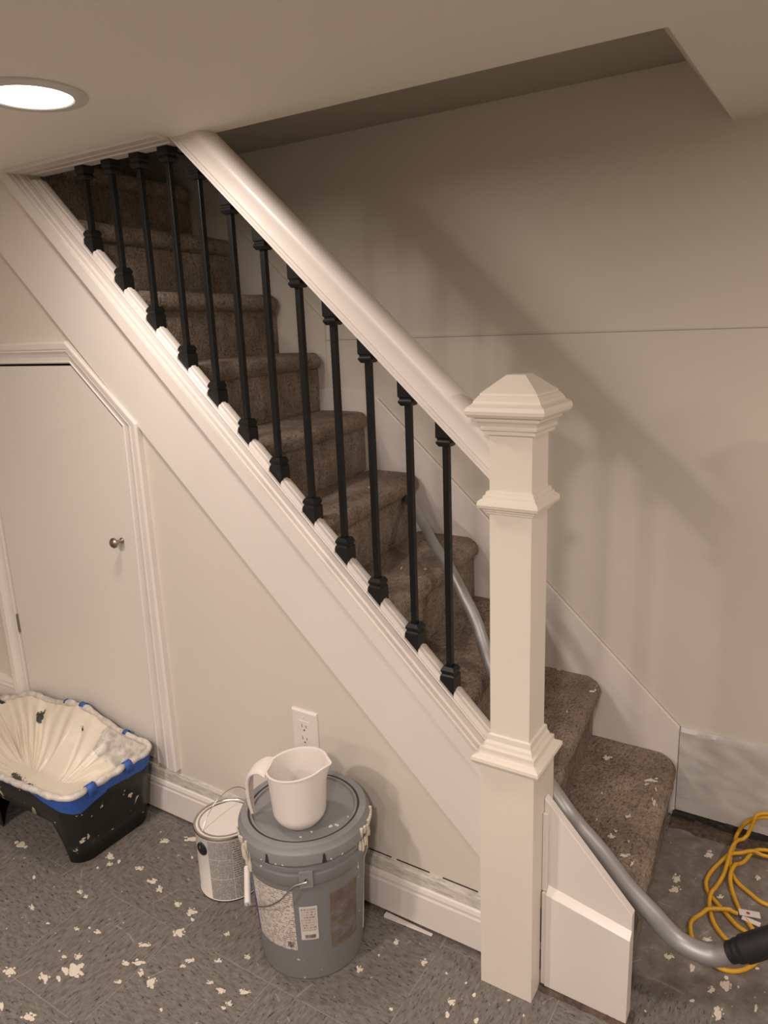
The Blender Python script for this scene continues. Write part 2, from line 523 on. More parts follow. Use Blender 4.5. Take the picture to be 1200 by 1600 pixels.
prof = [(YW, 0.150), (-0.497, 0.150), (-0.497, 0.235), (-0.4995, 0.240), (-0.4965, 0.252), (-0.4985, 0.256), (-0.492, 0.272), (YW, 0.274)]
loft(b, [[(x, y, z) for y, z in prof] for x in (XL, -1.43)])
struct('baseboard_left', b, 'trim')

# skirts of the far wall
b = NB()
prism_y(b, [(-0.618, 1.210), (-0.392, 1.210), (-0.362, 1.181), (0.604, 0.279), (0.604, 0.0), (0.52, 0.0), (-0.62, 1.0)], 0.228, 0.2445)
struct('trim_3', b, 'trim', bevel=0.002)
b = NB()
prism_y(b, [(-2.0, 2.76), (-0.5605, 1.430), (-0.5605, 1.0), (-0.72, 1.1), (-2.0, 2.3)], 0.234, 0.2445)
struct('trim_4', b, 'wall', bevel=0.001)
b = NB()
nx, nz = 120, 24
g = []
for j in range(nz + 1):
    z = 0.022 + (0.283 - 0.022) * j / nz
    row = []
    for i in range(nx + 1):
        x = 0.606 + (XR - 0.606) * (i / nx) ** 1.6
        w = 0.0
        if z > 0.12 and j < nz:
            w = 0.0035 * noise.noise(Vector((x * 9 + z * 22, z * 34, 1.0))) + 0.002 * noise.noise(Vector((x * 30, z * 20, 4)))
        row.append((x, 0.226 - abs(w) * 1.2 + (0.0 if j < nz else 0.004), z))
    g.append(row)
rings = g + [[(p[0], 0.244, 0.283) for p in g[-1]]] + [[(p[0], 0.244, 0.022) for p in g[0]]]
vs = [[b.verts.new(p) for p in r] for r in rings]
for a, c in zip(vs, vs[1:] + vs[:1]):
    for i in range(nx): b.faces.new((a[i], a[i + 1], c[i + 1], c[i]))
b.faces.new([r[0] for r in vs]); b.faces.new([r[-1] for r in vs][::-1])
struct('baseboard_right', b, 'wrinkle', smooth=True)
b = NB(); rnd = random.Random(4)
for i in range(60):      # dark broken edge under the lining and the dirt in the corner
    x = 0.60 + i * 0.02
    box(b, x, x + 0.021, 0.222 + rnd.uniform(-0.012, 0.004), 0.243, 0.0, 0.021 + rnd.uniform(-0.005, 0.003))
struct('trim_5', b, 'dark')
b = NB()
rings = []
for i in range(70):
    x = 0.60 + 0.015 * i
    yy = 0.165 + 0.018 * noise.noise(Vector((x * 18, 0, 0)))
    h = 0.004 + 0.004 * abs(noise.noise(Vector((x * 40, 2, 0))))
    rings.append([(x, yy, 0.0002), (x, yy + 0.01, h * 0.6), (x, 0.20, h), (x, 0.235, 0.004), (x, 0.235, 0.0002)])
loft(b, rings)
tag(obj('dirt_strip', b, 'brown'), 'strip of brown dirt and old glue on the floor along the far wall', 'debris', kind='stuff')

# ------------------------------------------------------------------ hatch door and its casing
d = tag(thing('door_1', None, None, (-1.03, YW, 0.17)), kind='structure')
b = NB(); prism_y(b, [(-1.348, 0.176), (-1.348, 1.3335), (-0.889, 1.3335), (-0.7055, 1.172), (-0.7315, 0.176)], -0.490, -0.470)
obj('door_panel', b, 'door', d, bevel=0.0015)
b = NB(); prism_y(b, [(-1.40, 0.12), (-1.40, 1.38), (-0.86, 1.38), (-0.66, 1.2), (-0.69, 0.12)], -0.4435, -0.440)
obj('door_void_dark', b, 'dark', d)  # dark sheet standing in for the unlit hollow seen through the door gaps
kx, kz = -0.765, 0.853
b = NB()
for i, (r, y) in enumerate([(0.0085, -0.4903), (0.0085, -0.4925), (0.005, -0.495), (0.0048, -0.507), (0.010, -0.511), (0.0145, -0.516), (0.0148, -0.5205), (0.011, -0.525), (0.003, -0.527)]):
    ring = [(kx + r * math.cos(a * math.pi / 12), y, kz + r * math.sin(a * math.pi / 12)) for a in range(24)]
    if i == 0: prev = [b.verts.new(p) for p in ring]; b.faces.new(prev); continue
    cur = [b.verts.new(p) for p in ring]
    for q in range(24): b.faces.new((prev[q], prev[(q + 1) % 24], cur[(q + 1) % 24], cur[q]))
    prev = cur
b.faces.new(prev)
tag(obj('door_knob', b, 'nickel', d, smooth=True), 'round brushed nickel knob')
b = NB(); lathe(b, [(0.004, 0.465), (0.004, 0.528)], -1.350, -0.4925, 12)
obj('hinge', b, 'nickel', d)
b = NB(); lathe(b, [(0.004, 1.10), (0.004, 1.163)], -1.350, -0.4925, 12)
obj('hinge', b, 'nickel', d)

def ribbon(inner, outer, prof):
    b = NB(); rings = []
    for t, h in prof:
        rings.append([(i[0] + (o[0] - i[0]) * t, YW - h, i[1] + (o[1] - i[1]) * t) for i, o in zip(inner, outer)])
    vs = [[b.verts.new(p) for p in r] for r in rings]
    k = len(inner)
    for a, c in zip(vs, vs[1:] + vs[:1]):
        for i in range(k - 1): b.faces.new((a[i], a[i + 1], c[i + 1], c[i]))
    b.faces.new([r[0] for r in vs]); b.faces.new([r[-1] for r in vs][::-1])
    return b
inner = [(-1.354, 0.168), (-1.354, 1.341), (-0.885, 1.341), (-0.6985, 1.177), (-0.7285, 0.168)]
outer = [(-1.430, 0.168), (-1.430, 1.399), (-0.8830, 1.399), (-0.6350, 1.185), (-0.6400, 0.168)]
CP = [(0, 0), (0, 0.010), (0.05, 0.0115), (0.10, 0.0085), (0.28, 0.0095), (0.42, 0.0125), (0.55, 0.0175), (0.60, 0.0150), (0.66, 0.0185), (0.90, 0.0200), (0.97, 0.0185), (1, 0.016), (1, 0)]
struct('trim_6', ribbon(inner, outer, CP), 'trim')

# ------------------------------------------------------------------ outlet
o = thing('wall_outlet', 'white duplex outlet cover on the wall above the grey pail', 'outlet', (-0.154, YW, 0.43))
b = NB(); x0, x1, z0, z1 = -0.194, -0.1145, 0.366, 0.487
loft(b, [[(x0, YW, z0), (x1, YW, z0), (x1, YW, z1), (x0, YW, z1)], [(x0, YW - 0.004, z0), (x1, YW - 0.004, z0), (x1, YW - 0.004, z1), (x0, YW - 0.004, z1)],
         [(x0 + .004, YW - 0.0068, z0 + .004), (x1 - .004, YW - 0.0068, z0 + .004), (x1 - .004, YW - 0.0068, z1 - .004), (x0 + .004, YW - 0.0068, z1 - .004)]])
obj('cover_plate', b, 'white_plastic', o)
b = NB(); box(b, -0.171, -0.1375, YW - 0.0078, YW - 0.003, 0.393, 0.460)
rc = obj('receptacle', b, 'white_plastic', o, bevel=0.001)
b = NB()
for zc in (0.4425, 0.409):
    for dx, h in ((-0.0063, 0.0045), (0.0063, 0.0036)):
        box(b, -0.1543 + dx - 0.0009, -0.1543 + dx + 0.0009, YW - 0.0081, YW - 0.0076, zc - h + 0.003, zc + h + 0.003)
    box(b, -0.1543 - 0.0022, -0.1543 + 0.0022, YW - 0.0081, YW - 0.0076, zc - 0.0095, zc - 0.0055)
obj('socket_slots', b, 'ink', rc)
for z0 in (0.4685, 0.378):
    b = NB(); box(b, -0.1565, -0.1525, YW - 0.0082, YW - 0.0065, z0, z0 + 0.004); obj('screw', b, 'white_plastic', o)

# ------------------------------------------------------------------ raking boards, cap, fillets
st = thing('stair_stringer', 'long white diagonal stringer board with moulded cap along the stairs', 'trim board', (0.30, YB, 0.24))
def zlow(x): return 0.569 - 0.957 * x
b = NB()
xa = (0.569 - CEIL) / 0.957; xb = (0.8366 - CEIL) / 0.977
prism_y(b, [(0.358, zlow(0.358)), (0.358, zcap(0.358) - 0.04), (xb, CEIL), (xa, CEIL)], YB, YW)
obj('face_board', b, 'trim', st, bevel=0.0012)
CAPP = [(-0.516, -0.060), (-0.516, -0.020), (-0.5135, -0.0185), (-0.5120, -0.0195), (-0.5115, -0.013), (-0.5075, -0.0115), (-0.5065, -0.0130), (-0.5055, -0.005), (-0.5000, -0.0015), (-0.4975, -0.003), (-0.4965, 0.0), (-0.4345, 0.0), (-0.4335, -0.002), (-0.4335, -0.060)]
CAPP = [((-0.516 + (y + 0.516) * 2.1) if y < -0.49 else y, z) for y, z in CAPP]
b = NB(); sweep_slope(b, CAPP, zcap, 0, 0.3575, CEIL)
obj('cap_board', b, 'trim', st)
b = NB(); prism_y(b, [(0.358, 0), (0.358, zcap(0.358) - 0.06), (-0.99, zcap(-0.99) - 0.06), (-0.99, 0)], -0.4435, -0.4400)
obj('inner_board', b, 'trim', st)

# baluster places: front corner x of each shoe
BX = [0.2547, 0.1687, 0.075, -0.0103, -0.0976, -0.1891, -0.2784, -0.3674, -0.4569, -0.5551, -0.6571, -0.7588]
YC = -0.4525
AX = [x - 0.0165 for x in BX]
SH = 0.0165
FP = [(-0.472, 0.0), (-0.472, 0.007), (-0.468, 0.012), (-0.462, 0.0135), (-0.458, 0.017), (-0.447, 0.017), (-0.443, 0.0135), (-0.437, 0.012), (-0.433, 0.007), (-0.433, 0.0)]
ends = [0.3575] + [x - SH for x in AX]
starts = [x + SH for x in AX]
for i in range(len(AX)):
    b = NB(); sweep_slope(b, FP, zcap, starts[i] + 0.0003, ends[i] - 0.0003)
    obj('fillet_strip', b, 'trim', st)
b = NB(); sweep_slope(b, FP, zcap, 0, ends[-1], 1.815)
obj('fillet_strip', b, 'trim', st)

# ceiling trim over the first balusters
b = NB()
PT = [(-0.541, CEIL), (-0.541, 1.8295), (-0.537, 1.8280), (-0.535, 1.8300), (-0.531, 1.8265), (-0.510, 1.8255), (-0.507, 1.8285), (-0.503, 1.8255), (-0.482, 1.8262), (-0.479, 1.8285), (-0.475, 1.8252), (-0.4435, 1.8252), (-0.4435, CEIL)]
loft(b, [[(-0.985 + (y + 0.541) * 0.3, y, z) for y, z in PT], [(-0.418 - (y + 0.541) * 0.3, y, z) for y, z in PT]])
struct('trim_7', b, 'trim')

# ------------------------------------------------------------------ handrail
RS = 0.7323
RP = [(0.0305, 0.0), (0.0305, 0.0055), (0.0285, 0.0065), (0.0285, 0.0085), (0.0300, 0.0095), (0.0300, 0.0120), (0.0270, 0.0135), (0.0262, 0.022), (0.0272, 0.034), (0.0310, 0.041), (0.0342, 0.047), (0.0345, 0.053), (0.0315, 0.060), (0.025, 0.066), (0.016, 0.070), (0.006, 0.0720)]
RPF = [(YC - 0.0 - w, h / RS) for w, h in RP] + [(YC + w, h / RS) for w, h in reversed(RP)]
hr = thing('handrail', 'white painted moulded handrail sloping from ceiling to newel post', 'handrail', (-0.43, YC, 1.83))
b = NB(); sweep_slope(b, RPF, zrail, 0, 0.3727, CEIL)
obj('rail', b, 'trim', hr, smooth=True)

# ------------------------------------------------------------------ balusters
ORD = ['nearest the newel post', 'second up from the newel post', 'third up from the newel post', 'fourth up from the newel post', 'fifth up from the newel post',
       'sixth up from the newel post', 'seventh up from the newel post', 'eighth up from the newel post, topmost under the handrail', 'just left of the handrail end, under the ceiling trim',
       'second left of the handrail end, under the ceiling trim', 'third left of the handrail end, under the ceiling trim', 'leftmost and shortest, at the top of the slope']
def square_ring(cx, cy, h, zf):
    return [(cx + sx * h, cy + sy * h, zf(cx + sx * h)) for sx, sy in ((-1, -1), (1, -1), (1, 1), (-1, 1))]
for i, ax in enumerate(AX):
    zb = lambda x: zcap(x) + 0.0003
    flat = i >= 8
    zt = (lambda x: 1.8250) if flat else (lambda x: zrail(x) - 0.0003)
    zc = zb(ax)
    t = thing('baluster', 'square black iron baluster, ' + ORD[i], 'baluster', (ax, YC, zc), 'black iron balusters along the stairs')
    zs = zb(ax) + 0.016
    b = NB()
    q = zs + 0.012
    loft(b, [square_ring(ax, YC, SH, zb), square_ring(ax, YC, SH, lambda x: q), square_ring(ax, YC, SH * 0.86, lambda x: q + 0.0035), square_ring(ax, YC, SH * 0.86, lambda x: q + 0.006),
             square_ring(ax, YC, SH * 0.98, lambda x: q + 0.009), square_ring(ax, YC, SH * 0.98, lambda x: q + 0.013), square_ring(ax, YC, SH * 0.72, lambda x: q + 0.021)])
    obj('bottom_shoe', b, 'black_metal', t)
    zz = zt(ax)
    q2 = (zz - 0.026) if not flat else (zz - 0.014)
    b = NB()
    loft(b, [square_ring(ax, YC, SH, zt), square_ring(ax, YC, SH, lambda x: q2), square_ring(ax, YC, SH * 0.84, lambda x: q2 - 0.003), square_ring(ax, YC, SH * 0.84, lambda x: q2 - 0.006),
             square_ring(ax, YC, SH * 0.98, lambda x: q2 - 0.009), square_ring(ax, YC, SH * 0.98, lambda x: q2 - 0.012), square_ring(ax, YC, SH * 0.72, lambda x: q2 - 0.019)])
    obj('top_shoe', b, 'black_metal', t)
    b = NB(); box(b, ax - 0.0066, ax + 0.0066, YC - 0.0066, YC + 0.0066, q + 0.018, q2 - 0.016)
    obj('bar', b, 'black_metal', t, bevel=0.0008)

# ------------------------------------------------------------------ newel post
NX, NY = 0.4140, -0.5020
nw = thing('newel_post', 'square white box newel post with pyramid cap at foot of stairs', 'newel post', (NX, NY, 0))
b = NB(); sqstack(b, [(0.0578, 0.0005), (0.0578, 0.553)], NX, NY); obj('base_box', b, 'newel', nw, bevel=0.0008)
b = NB(); sqstack(b, [(0.0578, 0.540), (0.062, 0.541), (0.0685, 0.5455), (0.0715, 0.552), (0.0705, 0.558), (0.066, 0.562), (0.0585, 0.5655), (0.0575, 0.570), (0.0575, 0.578), (0.0505, 0.5795), (0.0495, 0.586), (0.0465, 0.592), (0.0455, 0.603), (0.0412, 0.605)], NX, NY)
obj('base_collar', b, 'newel', nw)
b = NB(); sqstack(b, [(0.0412, 0.55), (0.0412, 1.215)], NX, NY); obj('shaft', b, 'newel', nw, bevel=0.0008)
b = NB(); sqstack(b, [(0.0412, 1.058), (0.0455, 1.060), (0.0465, 1.064), (0.0495, 1.066), (0.050, 1.069), (0.0575, 1.072), (0.0595, 1.078), (0.058, 1.085), (0.0535, 1.0885), (0.051, 1.090), (0.0505, 1.094), (0.047, 1.096), (0.046, 1.102), (0.0412, 1.104)], NX, NY)
obj('shaft_collar', b, 'newel', nw)
b = NB(); sqstack(b, [(0.0412, 1.207), (0.0495, 1.208), (0.0500, 1.214), (0.0535, 1.217), (0.0540, 1.221), (0.0520, 1.223), (0.0555, 1.229), (0.0600, 1.233), (0.0610, 1.237), (0.060, 1.239),
                      (0.0700, 1.241), (0.0740, 1.246), (0.0748, 1.252), (0.0725, 1.259), (0.066, 1.263), (0.0635, 1.2655), (0.0625, 1.269), (0.0565, 1.277), (0.0545, 1.2785), (0.0535, 1.282), (0.018, 1.312), (0.0165, 1.3125)], NX, NY)
obj('cap', b, 'newel', nw)

# ------------------------------------------------------------------ end board right of the newel
cb = thing('end_board', 'short white sloped end board standing right of the newel post', 'trim board', (0.57, -0.50, 0))
b = NB(); prism_y(b, [(0.4725, 0.004), (0.4725, 0.460), (0.485, 0.448), (0.656, 0.256), (0.657, 0.004)], -0.498, -0.478)
obj('upper_board', b, 'trim', cb, bevel=0.0015)
b = NB()
y0, y1 = -0.4985, -0.513
A = [(0.4835, y0, 0.258), (0.4835, y1, 0.242), (0.4835, y1, 0.010), (0.4835, y0, 0.010)]
D = [(0.657, y0, 0.222), (0.657, y1, 0.208), (0.657, y1, 0.006), (0.657, y0, 0.006)]
loft(b, [A, D]); obj('lower_board', b, 'trim', cb, bevel=0.0008)
b = NB(); box(b, 0.4722, 0.4832, -0.507, -0.4982, 0.245, 0.43); obj('corner_strip', b, 'trim', cb, bevel=0.002)
b = NB(); box(b, 0.4745, 0.4834, -0.5115, -0.4982, 0.012, 0.244); obj('corner_strip', b, 'trim', cb, bevel=0.001)
b = NB()
for za, zb_ in ((0.20, 0.118), (0.095, 0.045)):
    b = NB(); box(b, 0.4721, 0.4745, -0.5105, -0.4982, zb_, za); obj('gap', b, 'dark', cb)
b = NB()
rings = []
for i in range(30):
    x = 0.470 + 0.0068 * i
    rings.append([(x, -0.478, 0.0003), (x, -0.478, 0.008), (x, -0.5135 + 0.004 * noise.noise(Vector((x * 60, 0, 0))), 0.007 + 0.004 * noise.noise(Vector((x * 80, 3, 0)))), (x, -0.522 + 0.006 * noise.noise(Vector((x * 50, 1, 0))), 0.0004)])
loft(b, rings); tag(obj('glue_residue', b, 'brown', cb), 'rough brown residue under the board')

# ------------------------------------------------------------------ carpeted staircase
H = 0.19
NOSE = [(0.605, 0.655), (0.388, 0.448), (0.190, 0.250), (0.000, 0.062), (-0.203, -0.118), (-0.388, -0.285), (-0.563, -0.480), (-0.728, -0.655), (-0.905, -0.835), (-1.085, -1.02), (-1.265, -1.20), (-1.445, -1.38), (-1.62, -1.56), (-1.80, -1.74)]
YF = 0.2275
stairs = thing('staircase', 'flight of stairs covered in worn brown carpet', 'stairs', (0.0, -0.10, 0.0))
step_objs = {}
def step(k):
    xf, xn = NOSE[k]
    z = H * (k + 1); zb0 = H * k
    yn = -0.4395 if k > 0 else -0.476
    xb = (NOSE[k + 1][0] + NOSE[k + 1][1]) / 2 - 0.06 if k + 1 < len(NOSE) else xf - 0.9
    R = 0.026
    b = NB(); rings = []
    ny = 44
    for j in range(ny + 1):
        y = yn + (YF - yn) * j / ny
        s = (y - yn) / (YF - yn)
        x = xn + (xf - xn) * s
        x += 0.004 * noise.noise(Vector((y * 6, k * 3.1, 0))) + 0.0018 * noise.noise(Vector((y * 40, k, 5)))
        e = 0.0
        dfar = YF - y
        if dfar < 0.035: e = 0.024 * (1 - dfar / 0.035) ** 2
        dz = 0.0025 * noise.noise(Vector((y * 9, k * 2.0, 9)))
        xx = x - e
        xr = x - 0.027
        prof = [(xb, zb0 + 0.0005), (xr, zb0 + 0.0005), (xr, zb0 + H * 0.35), (xr - 0.001, z - 0.062), (xr - 0.0035, z - 0.054)]
        if k == 0:
            xr = x - 0.012
            prof = [(xb, 0.0005), (xr - 0.004, 0.0005), (xr - 0.002, H * 0.35), (xr, H * 0.6), (xr + 0.002, z - 0.052)]
        for a in (-90, -60, -30, 0, 25, 50, 70, 90):
            ar = math.radians(a)
            sc = (0.85 if a < 0 else 1.0)
            prof.append((min(xx, x) - R + R * math.cos(ar), z - R + R * math.sin(ar) + dz * (a > 0)))
        for q in (0.06, 0.10, 0.15, 0.2):
            if x - q > xb + 0.01: prof.append((x - q, z + 0.002 * noise.noise(Vector(((x - q) * 12, y * 12, k * 5.0)))))
        while len(prof) < 17: prof.append((xb + (prof[-1][0] - xb) * 0.5, z))
        prof.append((xb, z))
        # the first steps: keep clear of the newel box
        ring = []
        for px_, pz_ in prof:
            yy = y
            if k == 0 and px_ < 0.4735 and yy < -0.441: yy = -0.441
            ring.append((px_, yy, pz_))
        rings.append(ring)
    loft(b, rings)
    o = obj('step', b, 'carpet', stairs, smooth=True)
    step_objs[k + 1] = o
for k in range(len(NOSE)): step(k)

FLOOR_SPOTS = [[-0.975,-0.804,0.0165,0.0093,0.0156,-0.0099],[-0.82,-0.865,0.0046,0.0026,0.0067,-0.0044],[-0.724,-0.933,0.0058,0.0033,0.0081,-0.0053],[-0.587,-1.077,0.0118,0.0068,0.0134,-0.0083],[-0.501,-1.047,0.0103,0.0059,0.0126,-0.0084],[-0.471,-1.032,0.0051,0.003,0.0077,-0.0053],[-0.482,-1.011,0.0052,0.003,0.0079,-0.0055],[-0.461,-0.999,0.0182,0.0105,0.0186,-0.0134],[-0.484,-0.971,0.008,0.0046,0.008,-0.0058],[-0.514,-0.988,0.0053,0.0031,0.0049,-0.0034],[-0.707,-0.708,0.0111,0.0063,0.0109,-0.0086],[-0.682,-0.729,0.0078,0.0044,0.0064,-0.005],[-0.667,-0.709,0.0047,0.0027,0.0064,-0.0051],[-0.698,-0.755,0.0031,0.0018,0.0043,-0.0032],[-0.595,-0.699,0.0093,0.0052,0.008,-0.0067],[-0.524,-0.717,0.012,0.0068,0.0075,-0.0065],[-0.485,-0.727,0.0074,0.0042,0.009,-0.0079],[-0.662,-0.837,0.006,0.0034,0.008,-0.0058],[-0.635,-0.84,0.0059,0.0034,0.0059,-0.0043],[-0.405,-0.739,0.0086,0.0049,0.0083,-0.0076],[-0.354,-0.739,0.0113,0.0064,0.0094,-0.009],[-0.333,-0.756,0.0042,0.0024,0.0046,-0.0044],[-0.331,-0.801,0.0123,0.007,0.0105,-0.0097],[-0.374,-0.869,0.0121,0.0069,0.0061,-0.0052],[-0.507,-0.901,0.0069,0.004,0.0051,-0.0039],[-0.371,-0.926,0.0078,0.0045,0.0059,-0.0048],[-0.346,-0.912,0.0117,0.0067,0.0072,-0.0061],[-0.248,-0.847,0.0091,0.0052,0.0054,-0.0051],[-0.25,-0.865,0.0065,0.0037,0.004,-0.0038],[-0.187,-0.814,0.0078,0.0045,0.0038,-0.0039],[-0.317,-0.927,0.0064,0.0037,0.007,-0.0059],[-0.279,-0.933,0.0126,0.0073,0.0107,-0.0092],[-0.343,-0.97,0.0076,0.0044,0.0042,-0.0034],[-0.162,-0.867,0.0063,0.0036,0.0036,-0.0036],[-0.127,-0.869,0.0086,0.005,0.007,-0.0072],[-0.079,-0.846,0.0123,0.0071,0.0044,-0.0049],[-0.088,-0.884,0.006,0.0035,0.0044,-0.0046],[-0.091,-0.898,0.0048,0.0028,0.0033,-0.0034],[-0.136,-0.771,0.0065,0.0037,0.0049,-0.0054],[-0.226,-0.747,0.0054,0.0031,0.0055,-0.0057],[-0.518,-1.14,0.0049,0.0029,0.0122,-0.0074],[-0.439,-1.126,0.0145,0.0084,0.0085,-0.0055],[-0.205,-0.969,0.0036,0.0021,0.0036,-0.0032],[-0.558,-0.542,0.0196,0.011,0.0082,-0.0079],[-0.621,-0.59,0.013,0.0073,0.0064,-0.0057],[-0.743,-0.471,0.0053,0.0029,0.0074,-0.0066],[-0.825,-0.528,0.0035,0.002,0.0051,-0.0043],[0.14,-0.564,0.0065,0.0037,0.0039,-0.0064],[0.125,-0.616,0.0026,0.0015,0.0019,-0.003],[0.224,-0.582,0.0063,0.0036,0.0042,-0.0076],[0.108,-0.671,0.0063,0.0036,0.0048,-0.0071],[0.282,-0.582,0.0025,0.0014,0.0015,-0.003],[0.331,-0.583,0.0024,0.0014,0.0014,-0.0029],[0.324,-0.641,0.0071,0.0041,0.0042,-0.0082],[0.331,-0.672,0.0046,0.0027,0.0034,-0.0066],[0.359,-0.601,0.0036,0.0021,0.0027,-0.0057],[0.389,-0.654,0.0046,0.0027,0.0031,-0.0066],[0.469,-0.594,0.0023,0.0013,0.0011,-0.0028],[0.222,-0.72,0.0035,0.002,0.0024,-0.0039],[0.428,-0.576,0.0035,0.002,0.0012,-0.0029],[0.718,0.1,0.0102,0.0058,0.0025,-0.0156],[0.662,-0.035,0.0084,0.0048,0.0037,-0.0187],[0.666,-0.073,0.0124,0.007,0.0022,-0.0113],[0.767,-0.046,0.0068,0.0038,0.001,-0.0067],[0.84,0.071,0.0056,0.0031,0.001,-0.0098],[0.696,-0.293,0.0086,0.005,0.0018,-0.009],[0.746,-0.298,0.0048,0.0028,0.0025,-0.0141],[0.793,-0.336,0.0082,0.0047,0.0013,-0.0083],[0.817,-0.31,0.0094,0.0054,0.0031,-0.0221],[0.813,-0.391,0.0101,0.0059,0.0023,-0.0156],[0.762,-0.384,0.0046,0.0027,0.0009,-0.0048],[0.878,-0.337,0.0034,0.002,0.001,-0.0097],[0.84,-0.3,0.0023,0.0013,0.0004,-0.0034],[0.683,-0.458,0.0023,0.0013,0.0007,-0.003],[0.762,-0.199,0.0101,0.0058,0.0009,-0.0058],[0.869,-0.229,0.0048,0.0028,0.0004,-0.0036],[-0.087,-0.732,0.0039,0.0022,0.0024,-0.0028],[-0.5,-0.597,0.0031,0.0018,0.0038,-0.0037],[-0.536,-0.902,0.0028,0.0016,0.0035,-0.0026],[-0.64,-0.945,0.0042,0.0024,0.0037,-0.0025],[-0.56,-0.92,0.0056,0.0032,0.0053,-0.0038]]
TREAD_SPOTS = {"1":[[0.434,0.125,0.011,0.006,0.0036,-0.0127],[0.561,0.073,0.0178,0.0098,0.002,-0.0088],[0.558,0.052,0.0059,0.0032,0.0013,-0.0058],[0.586,0.038,0.0029,0.0016,0.0025,-0.0113],[0.594,-0.019,0.0056,0.0031,0.0042,-0.0187],[0.549,-0.108,0.0069,0.0038,0.0019,-0.0075],[0.535,-0.201,0.008,0.0045,0.0025,-0.0091],[0.58,-0.252,0.0115,0.0065,0.0017,-0.0064],[0.601,-0.269,0.0038,0.0021,0.0026,-0.0104],[0.575,-0.199,0.0026,0.0015,0.0012,-0.0045],[0.539,-0.177,0.004,0.0022,0.0013,-0.0047],[0.497,0.235,0.0113,0.0061,0.0016,-0.0068],[0.53,0.234,0.0048,0.0026,0.0015,-0.0068],[0.486,-0.157,0.0027,0.0015,0.0014,-0.0048],[0.466,-0.044,0.0029,0.0016,0.0016,-0.0054]],"2":[[0.381,0.135,0.0094,0.005,0.0022,-0.0074],[0.252,0.222,0.0051,0.0026,0.0028,-0.0082],[0.356,-0.007,0.003,0.0016,0.0022,-0.0065]],"4":[[-0.013,-0.105,0.0047,0.0023,0.0053,-0.0095],[-0.076,-0.129,0.0032,0.0015,0.0056,-0.0094]],"5":[[-0.244,-0.013,0.0106,0.0043,0.0097,-0.0149],[-0.309,-0.199,0.0067,0.0028,0.0097,-0.0127]]}
CORD = [[[0.903,0.205,0.09],[0.842,0.205,0.093],[0.795,0.205,0.062],[0.773,0.205,0.015],[0.772,0.153,0.006],[0.769,0.103,0.006],[0.779,0.054,0.006],[0.796,0.023,0.006],[0.829,-0.004,0.006],[0.863,-0.023,0.006],[0.904,-0.007,0.006]],[[0.939,0.086,0.006],[0.912,0.175,0.006],[0.852,0.172,0.006],[0.82,0.152,0.006],[0.802,0.111,0.006],[0.786,0.08,0.006],[0.779,0.029,0.006],[0.792,-0.022,0.006],[0.813,-0.071,0.006],[0.838,-0.108,0.006],[0.856,-0.128,0.006],[0.902,-0.151,0.006]],[[0.968,-0.092,0.006],[0.969,0.042,0.006],[0.92,0.153,0.006],[0.854,0.146,0.006],[0.81,0.135,0.006],[0.767,0.105,0.006],[0.743,0.061,0.006],[0.729,0.0,0.006],[0.734,-0.038,0.006],[0.75,-0.063,0.006],[0.78,-0.094,0.006],[0.813,-0.127,0.006],[0.839,-0.141,0.006],[0.885,-0.181,0.006]],[[0.957,-0.119,0.006],[0.989,0.03,0.006],[0.946,0.205,0.009],[0.849,0.205,0.01],[0.804,0.191,0.006],[0.776,0.155,0.006],[0.768,0.102,0.006],[0.764,0.038,0.006],[0.753,-0.027,0.006],[0.747,-0.077,0.006],[0.755,-0.115,0.006],[0.77,-0.151,0.006],[0.8,-0.184,0.006],[0.835,-0.199,0.006],[0.868,-0.202,0.006]],[[0.861,-0.228,0.006],[0.842,-0.256,0.006],[0.819,-0.272,0.006],[0.796,-0.274,0.006],[0.764,-0.26,0.006],[0.739,-0.234,0.006],[0.725,-0.199,0.006],[0.721,-0.169,0.006],[0.731,-0.143,0.006],[0.751,-0.119,0.006],[0.781,-0.102,0.006],[0.811,-0.09,0.006]]]


rnd = random.Random(11)
for key, spots in TREAD_SPOTS.items():
    k = int(key); b = NB()
    for x, y, ax_, ay_, bx_, by_ in spots:
        for q in range(5):
            f = 0.62 if q == 0 else rnd.uniform(0.18, 0.36)
            ox, oy = (0, 0) if q == 0 else (rnd.uniform(-0.9, 0.9), rnd.uniform(-0.9, 0.9))
            blob(b, x + ax_ * ox + bx_ * oy, y + ay_ * ox + by_ * oy, H * k + 0.0012 + 0.0003 * q, (ax_ * f, ay_ * f), (bx_ * f, by_ * f), rnd, th=0.0016)
    so = obj('paint_spots', b, 'cream', step_objs[k])
    so['kind'] = 'stuff'; so['label'] = 'dried cream paint spots'
b = NB()
for x, y, ax_, ay_, bx_, by_ in FLOOR_SPOTS:
    if math.hypot(x + 0.038, y + 0.65) < 0.128 or math.hypot(x + 0.344, y + 0.602) < 0.09: continue
    big = math.hypot(ax_, ay_) > 0.0062
    blob(b, x, y, 0.0003, (ax_ * (0.72 if big else 0.9), ay_ * (0.72 if big else 0.9)), (bx_ * (0.72 if big else 0.9), by_ * (0.72 if big else 0.9)), rnd)
    if big:
        for q in range(7):
            f = rnd.uniform(0.12, 0.34); t = rnd.uniform(0, 6.28); ox, oy = 0.95 * math.cos(t), 0.95 * math.sin(t)
            blob(b, x + ax_ * ox + bx_ * oy, y + ay_ * ox + by_ * oy, 0.0003 + 0.0002 * (q + 1), (ax_ * f, ay_ * f), (bx_ * f, by_ * f), rnd)
tag(obj('paint_spatter', b, 'cream'), 'dried cream paint drops spattered over the grey tile floor', 'paint spatter', kind='stuff')

